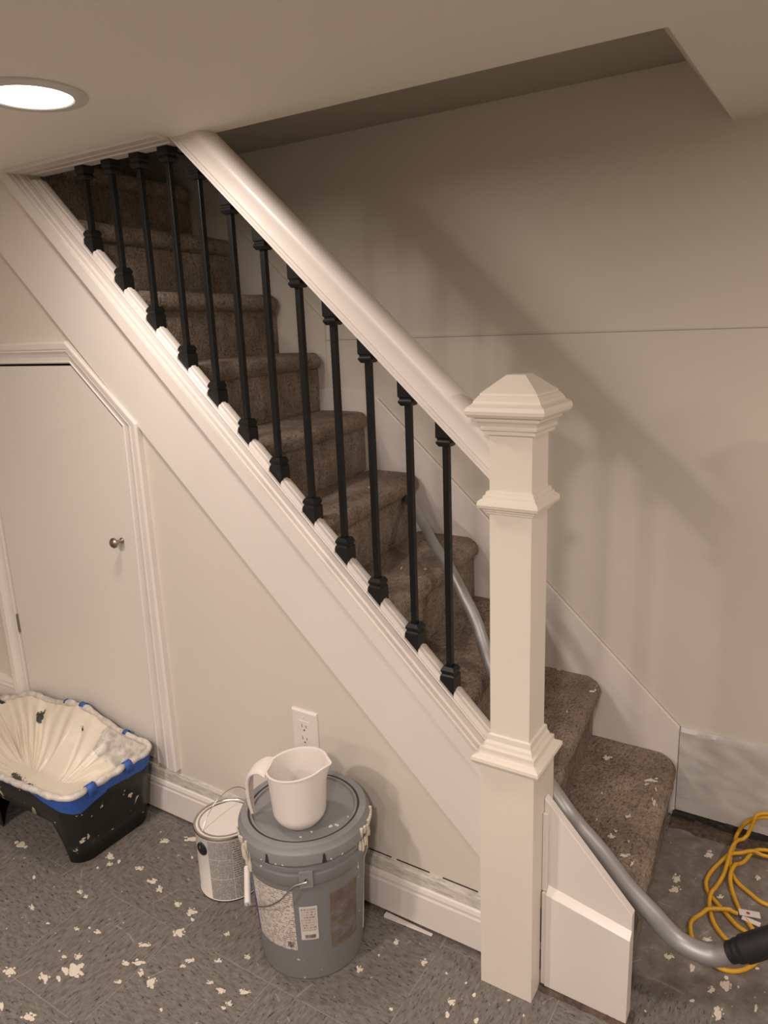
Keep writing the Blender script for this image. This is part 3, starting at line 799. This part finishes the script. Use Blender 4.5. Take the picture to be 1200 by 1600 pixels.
# broken strip of moulding under the baseboard
b = NB()
loft(b, [[(0.075, -0.515, 0.0006), (0.075, -0.502, 0.0006), (0.075, -0.502, 0.007), (0.075, -0.513, 0.007)], [(0.205, -0.5085, 0.0006), (0.205, -0.502, 0.0006), (0.205, -0.502, 0.003), (0.205, -0.5075, 0.003)]])
tag(obj('wood_shim', b, 'trim'), 'thin white wedge of wood lying under the baseboard right of the pail', 'wedge')

# ------------------------------------------------------------------ ceiling downlights
def downlight(x, y, label):
    t = thing('ceiling_light', label, 'ceiling light', (x, y, CEIL), 'recessed ceiling downlights')
    b = NB(); lathe(b, [(0.098, CEIL - 0.0002), (0.098, CEIL - 0.003), (0.094, CEIL - 0.0052), (0.074, CEIL - 0.0060), (0.071, CEIL - 0.0035), (0.071, CEIL - 0.0002)], x, y, 72, caps=False)
    obj('light_trim', b, 'white_metal', t, smooth=True)
    b = NB(); lathe(b, [(0.0705, CEIL - 0.0010), (0.0705, CEIL - 0.0045), (0.05, CEIL - 0.0050), (0.01, CEIL - 0.0052)], x, y, 72)
    obj('lens', b, 'lens', t)
names = ['round recessed downlight glowing in the ceiling at upper left', 'recessed downlight behind the viewer on the left', 'recessed downlight behind the viewer on the right',
         'rearmost recessed downlight on the left', 'rearmost recessed downlight on the right', 'recessed downlight right of the stair opening']
for (lx, ly), nm in zip(LAMPS, names): downlight(lx, ly, nm)

# ------------------------------------------------------------------ grey pail
PX, PY = -0.038, -0.650
pail = thing('plastic_pail', 'grey plastic pail with paint drips, lid closed, standing on the floor', 'pail', (PX, PY, 0))
def pr(z): return 0.1185 + (0.138 - 0.1185) * z / 0.33
b = NB()
lathe(b, [(0.105, 0.0006), (0.115, 0.0006), (0.1185, 0.004), (pr(0.1), 0.1), (pr(0.2), 0.2), (pr(0.262), 0.262), (0.1395, 0.264), (0.1415, 0.268), (0.1415, 0.290), (0.1375, 0.2925), (0.1370, 0.298), (0.1425, 0.3015), (0.1425, 0.309), (0.1375, 0.312), (0.137, 0.325)], PX, PY, 96)
obj('pail_body', b, 'bucket_grey', pail, smooth=True)
ZL = 0.362
b = NB()
prof = [(0.1385, 0.322), (0.1478, 0.3212), (0.1490, 0.3225), (0.1484, 0.344), (0.1470, 0.3475), (0.1440, 0.3500), (0.1420, 0.3590), (0.1405, 0.3615), (0.1380, ZL), (0.1265, ZL), (0.1254, ZL - 0.0010), (0.1250, ZL - 0.009), (0.1215, ZL - 0.010), (0.1208, ZL - 0.0015), (0.1160, ZL - 0.0015), (0.1140, ZL - 0.006), (0.02, ZL - 0.006)]
lathe(b, prof, PX, PY, 120)
lid = obj('lid', b, 'grey_plastic', pail, smooth=True)
b = NB(); lathe(b, [(0.1255, ZL - 0.006), (0.1248, ZL - 0.0012), (0.1216, ZL - 0.0012), (0.1205, ZL - 0.006)], PX, PY, 120, caps=False)
obj('gasket_groove', b, 'groove', lid, smooth=True)
for aa in (-84, -36, 10, -130, 60, 110, 160):
    a = math.radians(aa)
    b = NB()
    for s in (-1,):
        pts = []
        for da, zz in ((-2.0, 0.3205), (2.0, 0.3205), (0.7, 0.342), (-0.7, 0.342)):
            q = a + math.radians(da)
            pts.append((q, zz))
        ring1 = [(PX + 0.1495 * math.cos(q), PY + 0.1495 * math.sin(q), zz) for q, zz in pts]
        ring0 = [(PX + 0.146 * math.cos(q), PY + 0.146 * math.sin(q), zz) for q, zz in pts]
        loft(b, [ring0, ring1])
    obj('tear_notch', b, 'groove', lid)
AB = math.radians(-52)
b = NB()
loft(b, [[(PX + r * math.cos(AB + da), PY + r * math.sin(AB + da), z) for da, z in ((-0.105, 0.262), (0.105, 0.262), (0.105, 0.304), (-0.105, 0.304))] for r in (0.136, 0.1455)])
boss = obj('handle_boss', b, 'grey_plastic', pail, bevel=0.002)
b = NB(); lathe(b, [(0.0035, 0), (0.0035, 0.0008)], 0, 0, 16)
for v in b.verts:
    p = Vector(v.co); v.co = Vector((PX + (0.1452 + p.z) * math.cos(AB) - p.x * math.sin(AB), PY + (0.1452 + p.z) * math.sin(AB) + p.x * math.cos(AB), 0.283 + p.y))
obj('boss_hole', b, 'ink', boss)
# bail: hangs down over the left side
G1 = Vector((-0.114, -0.777, 0.160)); G2 = Vector((-0.172, -0.712, 0.186))
P = [(PX + 0.139 * math.cos(AB), PY + 0.139 * math.sin(AB), 0.283), (PX + 0.150 * math.cos(AB), PY + 0.150 * math.sin(AB), 0.283), (0.030, -0.783, 0.272), (0.006, -0.797, 0.240), (-0.034, -0.797, 0.206), (-0.075, -0.790, 0.182), tuple(G1), tuple(G1.lerp(G2, 0.5)), tuple(G2),
     (-0.200, -0.660, 0.210), (-0.195, -0.600, 0.240), (-0.165, -0.560, 0.268), (PX - 0.150 * math.cos(AB), PY - 0.150 * math.sin(AB), 0.283), (PX - 0.139 * math.cos(AB), PY - 0.139 * math.sin(AB), 0.283)]
b = NB(); tube(b, smooth_path(P, 6), 0.0017, 8); bl = obj('wire_handle', b, 'steel', pail, smooth=True)
b = NB(); tube(b, [G1.lerp(G2, i / 6) for i in range(7)], 0.0075, 16)
tag(obj('handle_grip', b, 'white_plastic', bl, smooth=True), 'white plastic roller grip')
# labels and stickers
b = NB(); cyl_patch(b, PX, PY, pr, -117, -66, 0.085, 0.245, 20, 8); lb = obj('paper_label', b, 'print_pail', pail); tag(lb, 'large worn white paper label')
b = NB(); cyl_patch(b, PX, PY, pr, -122, -117, 0.085, 0.245, 3, 8); obj('label_edge', b, 'blue', lb)
b = NB(); rnd2 = random.Random(8); a = -76
while a < -69.5:
    w = rnd2.uniform(0.2, 0.7); cyl_patch(b, PX, PY, pr, a, a + w, 0.092, 0.108, 1, 1, th=0.0011); a += w + rnd2.uniform(0.25, 0.6)
obj('barcode', b, 'ink', lb)
b = NB(); cyl_patch(b, PX, PY, pr, -61, -44, 0.115, 0.205, 10, 6); sk = obj('sticker', b, 'paper', pail); tag(sk, 'small white sticker')
b = NB(); cyl_patch(b, PX, PY, pr, -60, -45, 0.139, 0.202, 10, 4, th=0.0010); obj('sticker_text', b, 'print_sticker', sk)
b = NB(); a = -57
while a < -47:
    w = rnd2.uniform(0.25, 0.9); cyl_patch(b, PX, PY, pr, a, a + w, 0.119, 0.129, 1, 1, th=0.0012); a += w + rnd2.uniform(0.25, 0.6)
obj('barcode', b, 'ink', sk)
# brown faded patch where a label came off
mm, n_, bs_ = nt('faded_brown_patch')
f_ = noise_(n_, coords(n_), 30, 5, 0.7)
L(n_, ramp(n_, f_, [(0.35, (0.115, 0.085, 0.062)), (0.52, (0.16, 0.125, 0.10)), (0.64, (0.185, 0.185, 0.19))]), bs_.inputs['Base Color'])
bs_.inputs['Roughness'].default_value = 0.5
b = NB(); cyl_patch(b, PX, PY, pr, -31, 3, 0.075, 0.225, 12, 6, th=0.0004); tag(obj('label_residue', b, mm, pail), 'brown glue patch left by a torn label')
# runs of dried paint
b = NB(); rnd3 = random.Random(3)
def drip(aa, z0, z1, w, rr=None):
    pts = []
    for i in range(9):
        z = z0 + (z1 - z0) * i / 8
        r = (rr if rr else max(pr(z), 0.1385 if z > 0.29 else 0)) + 0.0015
        if z > 0.322: r = 0.1492
        elif 0.262 < z <= 0.322: r = 0.1432
        q = math.radians(aa + rnd3.uniform(-0.25, 0.25))
        pts.append((PX + r * math.cos(q), PY + r * math.sin(q), z))
    tube(b, pts, [w * (0.6 + 0.4 * math.sin(1 + i)) for i in range(9)], 7)
for aa in (-133, -130, -127, -124, -121, -117, -113, -109): drip(aa, 0.345 - rnd3.uniform(0, 0.015), 0.29 - rnd3.uniform(0, 0.035), 0.0034)
for aa in (4, 9, 14, 18, 22, 26, 30, 34, 37): drip(aa, 0.350 - rnd3.uniform(0, 0.01), 0.295 - rnd3.uniform(-0.015, 0.03), 0.0042)
drip(22, 0.30, 0.045, 0.0012); drip(5, 0.262, 0.240, 0.0016)
for aa in (-90, -76, -70, -30, -20): drip(aa, 0.3245, 0.3195, 0.0022)
dr = obj('paint_drips', b, 'cream', pail, smooth=True); tag(dr, 'runs of dried cream paint', kind='stuff')
b = NB()
for x, y, rx_, ry_ in ((0.075, -0.585, 0.006, 0.005), (0.07, -0.60, 0.003, 0.003), (0.065, -0.665, 0.005, 0.003), (0.055, -0.675, 0.004, 0.004), (0.03, -0.71, 0.003, 0.002), (0.02, -0.735, 0.003, 0.002), (-0.12, -0.61, 0.003, 0.003), (0.07, -0.63, 0.002, 0.002)):
    blob(b, x, y, ZL - 0.0057, (rx_, 0), (0, ry_), rnd3, th=0.0015)
obj('lid_spots', b, 'cream', lid)['kind'] = 'stuff'

# ------------------------------------------------------------------ measuring jug on the pail
JX, JY = -0.016, -0.690
ZJ = ZL - 0.0058
jug = thing('measuring_jug', 'white plastic measuring jug standing on the grey pail lid', 'jug', (JX, JY, ZJ))
HJ = 0.138
AS = math.radians(22)       # spout direction
AH = AS + math.pi           # handle direction
def jr(t):
    if t < 0.26: return 0.034 + (0.0585 - 0.034) * math.sin(t / 0.26 * math.pi / 2) ** 0.8
    return 0.0585 + (0.0655 - 0.0585) * (t - 0.26) / 0.74
def jring(t, off, n=72):
    out = []
    for i in range(n):
        a = 2 * math.pi * i / n
        da = (a - AS + math.pi) % (2 * math.pi) - math.pi
        r = jr(t) - off
        s = max(0, 1 - abs(da) / 0.42)
        k = max(0, (t - 0.72) / 0.28)
        r += 0.0115 * (s ** 1.5) * k ** 1.3
        dzh = k * k * (0.007 * math.cos(da))
        out.append((JX + r * math.cos(a), JY + r * math.sin(a), ZJ + 0.0004 + t * HJ + dzh))
    return out
ts = [0, 0.010, 0.025, 0.05, 0.08, 0.12, 0.16, 0.21, 0.26, 0.32, 0.4, 0.55, 0.7, 0.78, 0.85, 0.91, 0.96, 1.0]
b = NB()
out_r = [jring(t, 0.0) for t in ts]
lip = [jring(1.0, -0.003), jring(1.012, -0.0028), jring(1.012, 0.0022)]
in_r = [jring(t, 0.0025) for t in reversed(ts[2:])]
loft(b, out_r + lip + in_r)
obj('jug_body', b, 'white_plastic', jug, smooth=True)
b = NB()
def hp(r, z): return (JX + r * math.cos(AH), JY + r * math.sin(AH), ZJ + z)
cen = smooth_path([hp(0.060, 0.127), hp(0.078, 0.130), hp(0.099, 0.119), hp(0.110, 0.098), hp(0.113, 0.065), hp(0.112, 0.032), hp(0.110, 0.010)], 5)
side = Vector((-math.sin(AH), math.cos(AH), 0))
rings = []
for i, p in enumerate(cen):
    T = (cen[min(i + 1, len(cen) - 1)] - cen[max(i - 1, 0)]).normalized()
    nn = T.cross(side)
    f = i / (len(cen) - 1)
    w = 0.026 * (1 - f) ** 1.8 + 0.0115 - 0.006 * max(0, f - 0.7) / 0.3
    h = 0.0042
    rings.append([p + side * w * c_ + nn * h * s_ for c_, s_ in ((-1, -0.3), (-0.9, -1), (0, -0.5), (0.9, -1), (1, -0.3), (0.95, 0.6), (0.6, 1), (-0.6, 1), (-0.95, 0.6))])
loft(b, rings)
obj('jug_handle', b, 'white_plastic', jug, smooth=True)

# ------------------------------------------------------------------ gallon paint can
CX, CY = -0.344, -0.602
can = thing('paint_can', 'one gallon metal paint can with cream paint on lid', 'paint can', (CX, CY, 0))
RC = 0.081
b = NB(); lathe(b, [(0.076, 0.0006), (RC + 0.0012, 0.0006), (RC + 0.0018, 0.003), (RC, 0.006), (RC, 0.176), (RC + 0.002, 0.179), (RC + 0.0022, 0.182), (RC + 0.001, 0.184)], CX, CY, 80)
obj('can_body', b, 'print_can' if False else 'white_plastic', can, smooth=True)
b = NB(); lathe(b, [(RC + 0.0018, 0.0005), (RC + 0.0022, 0.0030), (RC + 0.0005, 0.0045)], CX, CY, 80, caps=False); obj('bottom_rim', b, 'groove', can, smooth=True)
b = NB(); lathe(b, [(RC - 0.001, 0.178), (RC + 0.0030, 0.1805), (RC + 0.0035, 0.184), (RC + 0.0022, 0.1865), (RC - 0.002, 0.1860), (RC - 0.005, 0.1815), (RC - 0.008, 0.1815), (RC - 0.0095, 0.186), (RC - 0.0125, 0.186), (RC - 0.014, 0.1830)], CX, CY, 80, caps=False)
obj('top_rim', b, 'steel', can, smooth=True)
b = NB(); lathe(b, [(RC - 0.0135, 0.1825), (RC - 0.016, 0.1833), (0.04, 0.1838), (0.005, 0.1838)], CX, CY, 64); tag(obj('can_lid', b, 'lid_paint', can, smooth=True), 'lid coated with cream paint')
rf = lambda z: RC
b = NB()
for a0, a1, z0, z1 in ((-83, -40, 0.006, 0.066), (-83, -40, 0.0675, 0.122), (-83, -40, 0.1235, 0.174), (-39, 30, 0.006, 0.066), (-39, 30, 0.0675, 0.174)):
    cyl_patch(b, CX, CY, rf, a0, a1, z0, z1, 10, 4)
tag(obj('printed_label', b, 'print_can', can), 'grey label panels of tiny type')
AE = math.radians(-97)
b = NB()
for ring, (rr, ro) in enumerate(((0.0175, 0.0), (0.0165, 0.004), (0.009, 0.006), (0.002, 0.0062))):
    cur = []
    for i in range(24):
        t_ = 2 * math.pi * i / 24
        cur.append(b.verts.new((CX + (RC + ro) * math.cos(AE) - rr * math.cos(t_) * math.sin(AE), CY + (RC + ro) * math.sin(AE) + rr * math.cos(t_) * math.cos(AE), 0.146 + rr * math.sin(t_))))
    if ring:
        for i in range(24): b.faces.new((prev[i], prev[(i + 1) % 24], cur[(i + 1) % 24], cur[i]))
    prev = cur
b.faces.new(prev)
obj('ear', b, 'rubber', can, smooth=True)
def cbail(t):
    a = AE - math.pi * t
    s = math.sin(math.pi * t)
    p = Vector((CX + (RC + 0.0075) * math.cos(AE), CY + (RC + 0.0075) * math.sin(AE), 0.150)); q = Vector((CX - (RC + 0.0075) * math.cos(AE), CY - (RC + 0.0075) * math.sin(AE), 0.150))
    m = p.lerp(q, 0.5 - 0.5 * math.cos(math.pi * t))
    return m + Vector((-0.020 * s, 0.034 * s, 0.090 * s))
b = NB(); tube(b, smooth_path([cbail(t / 16) for t in range(17)], 3), 0.0010, 6); obj('wire_handle', b, 'nickel', can, smooth=True)

# ------------------------------------------------------------------ paint tray with liner
tray = thing('paint_tray', 'black paint tray lined with plastic, full of cream paint, edged in blue tape', 'paint tray', (-1.05, -0.66, 0))
TX0, TX1, TY0, TY1, ZR = -1.60, -0.695, -0.818, -0.5185, 0.243
def rim_pt(s, inset=0.0):
    """rounded rectangle parameter s in [0,1)"""
    rc = 0.05
    x0, x1, y0, y1 = TX0 + inset, TX1 - inset, TY0 + inset, TY1 - inset
    rc = max(0.012, rc - inset)
    segs = [((x0 + rc, y0), (x1 - rc, y0)), None, ((x1, y0 + rc), (x1, y1 - rc)), None, ((x1 - rc, y1), (x0 + rc, y1)), None, ((x0, y1 - rc), (x0, y0 + rc)), None]
    cen_ = [None, (x1 - rc, y0 + rc, -90), None, (x1 - rc, y1 - rc, 0), None, (x0 + rc, y1 - rc, 90), None, (x0 + rc, y0 + rc, 180)]
    Ls = [x1 - x0 - 2 * rc, rc * 1.571, y1 - y0 - 2 * rc, rc * 1.571] * 2
    tot = sum(Ls); d_ = (s % 1) * tot
    for i, l_ in enumerate(Ls):
        if d_ <= l_ or i == 7:
            t = min(1, d_ / l_)
            if segs[i]:
                (ax_, ay_), (bx_, by_) = segs[i]; return ax_ + (bx_ - ax_) * t, ay_ + (by_ - ay_) * t
            cx_, cy_, a0_ = cen_[i]; a = math.radians(a0_ + 90 * t)
            return cx_ + rc * math.cos(a), cy_ + rc * math.sin(a)
        d_ -= l_
def rim_z(x, y):
    """height of the taped plastic edge: it bunches up along the wall side"""
    k = min(1, max(0, (y - (TY0 + 0.12)) / 0.15))
    hump = 0.045 * math.exp(-((x + 1.03) / 0.13) ** 2) + 0.020 * math.exp(-((x + 1.28) / 0.12) ** 2)
    drop = -0.05 * min(1, max(0, (-1.30 - x) / 0.2))
    fr = -0.028 * min(1, max(0, (-0.74 - x) / 0.35)) * (1 - k)
    return ZR + k * (hump + drop) + fr + 0.002 * noise.noise(Vector((x * 25, y * 25, 0)))
NS = 420
# outer shell of the tray: right end panel and sides, arched at the front
b = NB()
top = []; bot = []; tin = []; bin_ = []
for i in range(NS):
    s = i / NS
    x, y = rim_pt(s)
    zt_ = min(rim_z(x, y), ZR) - 0.004
    f = 1.0
    # foot depth: full at the right end and its corners, arched along the front and back
    if y < TY0 + 0.03 or y > TY1 - 0.03:
        q = (TX1 - x)
        if x > -1.02: zb_ = 0.0008 + 0.135 * min(1, max(0, (q - 0.045) / 0.045)) ** 0.6
        else: zb_ = 0.136 * min(1, max(0, (x + 1.10) / 0.05)) ** 0.6 + 0.0008 if x > -1.10 else 0.0008
    else: zb_ = 0.0008
    kk = (zt_ - zb_)
    cxm = -1.05; cym = (TY0 + TY1) / 2
    def flare(z):
        d_ = (zt_ - z) / 0.24
        fx = x - (0.045 * d_ if x > cxm else -0.03 * d_) * min(1, max(0, abs(x - cxm) / 0.30))
        fy = y + (0.040 * d_ if y < cym else -0.006 * d_) * min(1, abs(y - cym) / 0.12)
        return (fx, fy, z)
    top.append((x, y, zt_)); bot.append(flare(zb_))
loft(b, [top, [tuple(Vector(p).lerp(Vector(q), 0.35)) for p, q in zip(top, bot)], [tuple(Vector(p).lerp(Vector(q), 0.7)) for p, q in zip(top, bot)], bot], True, False)
shell = obj('tray_shell', b, 'tray_black', tray, smooth=True)
so = shell.modifiers.new('solidify', 'SOLIDIFY'); so.thickness = 0.004; so.offset = -1 
# basin: dark underside hung inside
b = NB(); rings = []
for ins, z in ((0.012, 0.20), (0.04, 0.13), (0.06, 0.085), (0.09, 0.07)):
    rings.append([(*rim_pt(i / NS, ins), z) for i in range(NS)])
vs = loft(b, rings, True, False); b.faces.new(vs[-1])
obj('basin', b, 'tray_black', tray, smooth=True)
# liner: height field inside the rim
b = NB(); K = 46
lay = b.verts.layers.float.new('bare'); lay2 = b.verts.layers.float.new('dark')
def liner(s, t):
    x, y = rim_pt(s); zr = rim_z(x, y) + 0.001
    cx_, cy_ = -1.03, -0.715
    if x > -1.0 : cx_ = -0.93
    # towards the pool
    t2 = t
    px_ = x + (cx_ - x) * t2; py_ = y + (cy_ - y) * t2
    ins_ = 0.014 * min(1, t / 0.05); dl = math.hypot(cx_ - x, cy_ - y) + 1e-6
    px_ += (cx_ - x) / dl * ins_ * min(1, 4 * (1 - t)); py_ += (cy_ - y) / dl * ins_ * min(1, 4 * (1 - t))
    zp = 0.150                      # paint level
    back_ = min(1, max(0, (y - (TY0 + TY1) / 2) / 0.08))
    right_ = min(1, max(0, (x + 0.80) / 0.08))
    left_ = min(1, max(0, (-1.25 - x) / 0.15))
    gentle = max(back_ * (1 - 0.35 * right_), left_)
    tt = t / (0.16 + 0.62 * gentle)
    prof_ = 1 - min(1, tt)
    prof_ = prof_ ** (1.7 - 0.3 * gentle)
    z = zp + (zr - zp) * prof_
    pleat = (0.0060 * math.sin(s * 2 * math.pi * 31 + 2.5 * noise.noise(Vector((s * 14, t * 2, 0)))) + 0.011 * noise.noise(Vector((s * 60, t * 1.5, 3)))) * math.sin(math.pi * min(1, tt * 0.98)) ** 0.7
    pleat *= (0.25 + 0.75 * gentle)
    edge = 0.004 * noise.noise(Vector((s * 90, t * 6, 7))) * math.exp(-t * 18)
    return px_, py_, z + pleat + edge
rings = []
for k in range(K + 1):
    t = (k / K) ** 1.15 * 0.985
    rings.append([liner(i / NS, t) for i in range(NS)])
vs = loft(b, rings, True, False)
b.faces.new(vs[-1])
for k, row in enumerate(vs):
    for i, v in enumerate(row):
        x, y, z = v.co
        t = k / K
        bare = 0.0
        if x > -0.90 and y > -0.70: bare = 0.85 if t < 0.34 else (0.5 if t < 0.44 else 0)
        if t < 0.05: bare = max(bare, 0.42)
        if y > -0.60 and -0.93 < x < -0.83 and t < 0.3: bare = max(bare, 0.45)
        v[lay] = bare
        dk = 0.75 * math.exp(-(((x + 1.19) / 0.026) ** 2 + ((y + 0.565) / 0.035) ** 2)) + 0.9 * math.exp(-(((x + 1.05) / 0.07) ** 2 + ((y + 0.735) / 0.022) ** 2)) + 0.62 * math.exp(-(((x + 0.98) / 0.04) ** 2 + ((y + 0.56) / 0.022) ** 2))
        v[lay2] = dk
lo_ = obj('plastic_liner', b, 'liner', tray, smooth=True); tag(lo_, 'plastic liner smeared with cream paint')
# rolled plastic edge
b = NB()
pts = []; rr = []
for i in range(NS + 1):
    s = i / NS; x, y = rim_pt(s); pts.append((x + 0.003 * noise.noise(Vector((s * 90, 5, 1))), y + 0.003 * noise.noise(Vector((s * 90, 9, 1))), rim_z(x, y) + 0.001 + 0.003 * noise.noise(Vector((s * 70, 2, 8))))); rr.append(0.0088 + 0.0060 * noise.noise(Vector((s * 55, 1, 1))))
tube(b, pts, rr, 10, False)
obj('rolled_edge', b, 'plastic_film', tray, smooth=True)
# blue tape strips around the outside
b = NB()
def tape_strip(s0, s1, d0, d1, seed):
    r_ = random.Random(seed); n_s = max(4, int((s1 - s0) * 260)); A_, B_ = [], []
    for i in range(n_s + 1):
        s = s0 + (s1 - s0) * i / n_s
        x, y = rim_pt(s, -0.0022); f = i / n_s
        zt_ = min(rim_z(x, y), ZR) - 0.001
        dd = d0 + (d1 - d0) * f + 0.003 * noise.noise(Vector((s * 80, seed, 0)))
        cxm, cym = -1.05, (TY0 + TY1) / 2
        d_ = dd / 0.24
        fx = x - (0.045 * d_ if x > cxm else -0.03 * d_) * min(1, max(0, abs(x - cxm) / 0.30))
        fy = y + (0.040 * d_ if y < cym else -0.006 * d_) * min(1, abs(y - cym) / 0.12)
        A_.append((x, y, zt_)); B_.append((fx, fy, zt_ - dd))
    loft(b, [A_, B_], False, False)
# s runs: front edge left to right, corner, right end, corner, back edge
tot = 2 * ((TX1 - TX0 - 0.1) + (TY1 - TY0 - 0.1)) + 4 * 0.05 * 1.571
sf = (TX1 - TX0 - 0.1) / tot; sc_ = 0.0785 / tot; sr = (TY1 - TY0 - 0.1) / tot
tape_strip(0.0, sf * 0.86, 0.010, 0.012, 1)
tape_strip(sf * 0.86, sf + sc_ * 0.8, 0.014, 0.062, 2)
tape_strip(sf + sc_ * 0.75, sf + sc_ + sr * 0.35, 0.060, 0.040, 3)
tape_strip(sf + sc_ + sr * 0.32, sf + sc_ + sr * 0.95, 0.034, 0.046, 4)
tape_strip(sf + sc_ + sr * 0.95, sf + 2 * sc_ + sr, 0.046, 0.030, 5)
tp = obj('painter_tape', b, 'tape', tray); sm_ = tp.modifiers.new('solidify', 'SOLIDIFY'); sm_.thickness = 0.0008
for s, ln, wd in ((sf + sc_ + sr * 0.12, 0.018, 0.026), (sf + sc_ + sr * 0.72, 0.016, 0.022), (sf + 2 * sc_ + sr + 0.035, 0.010, 0.014), (sf + 2 * sc_ + sr + 0.118, 0.014, 0.022), (sf + 2 * sc_ + sr + 0.155, 0.008, 0.012)):
    b = NB(); x, y = rim_pt(s); x2, y2 = rim_pt(s + 0.004); T = Vector((x2 - x, y2 - y, 0)).normalized(); Nn = Vector((T.y, -T.x, 0)); c0 = Vector((x, y, rim_z(x, y) + 0.001))
    rings = []
    for q in (-1, 1):
        rings.append([c0 + T * q * wd / 2 + Nn * a_ + Vector((0, 0, z_)) for a_, z_ in ((0.0125, -0.020), (0.0125, 0.004), (0.008, 0.0112), (-0.004, 0.0112), (-0.0095, 0.004))])
    loft(b, rings, False, False)
    tb = obj('tape_tab', b, 'tape', tray, smooth=True); q_ = tb.modifiers.new('solidify', 'SOLIDIFY'); q_.thickness = 0.0008

# ------------------------------------------------------------------ vacuum wand
wand = thing('vacuum_wand', 'silver metal vacuum wand with curved end lying down the stairs', 'vacuum wand', (0.70, -0.43, 0.15))
WP = [(-0.214, 0.146, 0.890), (-0.11, 0.035, 0.868), (0.0, -0.078, 0.826), (0.073, -0.140, 0.796), (0.138, -0.190, 0.748), (0.185, -0.212, 0.690), (0.228, -0.240, 0.618), (0.300, -0.300, 0.545), (0.390, -0.380, 0.475), (0.484, -0.428, 0.408), (0.521, -0.430, 0.368), (0.573, -0.430, 0.320), (0.627, -0.430, 0.262), (0.681, -0.430, 0.218), (0.733, -0.430, 0.178), (0.796, -0.430, 0.173), (0.839, -0.430, 0.205)]
wp = smooth_path(WP, 8)
wr = [0.0140 + (0.0200 - 0.0140) * min(1, max(0, (i / (len(wp) - 1) - 0.2) / 0.45)) for i in range(len(wp))]
b = NB(); tube(b, wp, wr, 28); obj('tube', b, 'aluminium', wand, smooth=True)
b = NB(); tube(b, [(-0.216, 0.148, 0.8905), (-0.203, 0.134, 0.8878)], 0.0142, 28); obj('end_ring', b, 'steel', wand, smooth=True)
b = NB(); tube(b, smooth_path([(0.828, -0.430, 0.1965), (0.838, -0.430, 0.2045), (0.849, -0.430, 0.213), (0.864, -0.429, 0.226), (0.889, -0.427, 0.248), (0.94, -0.423, 0.290)], 4), [0.021] * 5 + [0.0235] * 4 + [0.0265] * 12, 28)
cf = obj('hose_cuff', b, 'rubber', wand, smooth=True); tag(cf, 'black rubber hose cuff')
b = NB()
hp_ = smooth_path([(0.932, -0.4235, 0.284), (1.02, -0.41, 0.34), (1.15, -0.37, 0.33), (1.28, -0.33, 0.16), (1.38, -0.30, 0.05), (1.50, -0.27, 0.028), (1.9, -0.2, 0.028)], 14)
tube(b, hp_, [0.0235 + 0.0022 * (i % 2) for i in range(len(hp_))], 20); obj('hose', b, 'rubber', wand, smooth=True)

# ------------------------------------------------------------------ yellow extension cord
cord = thing('extension_cord', 'yellow extension cord in loose loops on the floor right of the stairs', 'extension cord', (0.85, -0.05, 0))
path = []
for si, seg in enumerate(CORD):
    for x, y, z in seg:
        path.append(Vector((x, y, max(z, 0.016 if y > 0.14 else 0.0055))))
P = smooth_path(path, 7)
# lift each strand where it crosses an earlier one
lift = [0.0] * len(P)
R_ = 0.0051
for i in range(len(P)):
    need = 0.0
    for j in range(0, i - 12):
        dx = P[i].x - P[j].x; dy = P[i].y - P[j].y
        d2 = dx * dx + dy * dy
        if d2 < 0.011 ** 2: need = max(need, P[j].z + lift[j] + 2 * R_ * 1.0 - P[i].z)
    lift[i] = need
for _ in range(6):
    lift = [max(lift[i], 0.5 * ((lift[max(0, i - 1)] + lift[min(len(P) - 1, i + 1)]))) for i in range(len(P))]
P = [p + Vector((0, 0, l_)) for p, l_ in zip(P, lift)]
b = NB(); tube(b, P, R_, 10); obj('cable', b, 'yellow', cord, smooth=True)
def card(bm, cx_, cy_, z, ux, uy, lx, ly, th=0.0008):
    u_ = Vector((ux, uy, 0)).normalized(); v_ = Vector((-u_.y, u_.x, 0)); c_ = Vector((cx_, cy_, z))
    loft(bm, [[c_ + u_ * lx * a_ + v_ * ly * b_ + Vector((0, 0, h_)) for a_, b_ in ((-.5, -.5), (.5, -.5), (.5, .5), (-.5, .5))] for h_ in (0, th)])
b = NB(); card(b, 0.836, -0.083, 0.0125, 1, 0.25, 0.046, 0.020); card(b, 0.842, -0.103, 0.010, 1, -0.12, 0.040, 0.014)
tg = obj('warning_tag', b, 'paper', cord); tag(tg, 'white warning tag with red dot')
b = NB(); lathe(b, [(0.0042, 0.0134), (0.0042, 0.0139)], 0.833, -0.084, 16); obj('red_dot', b, 'red', tg)
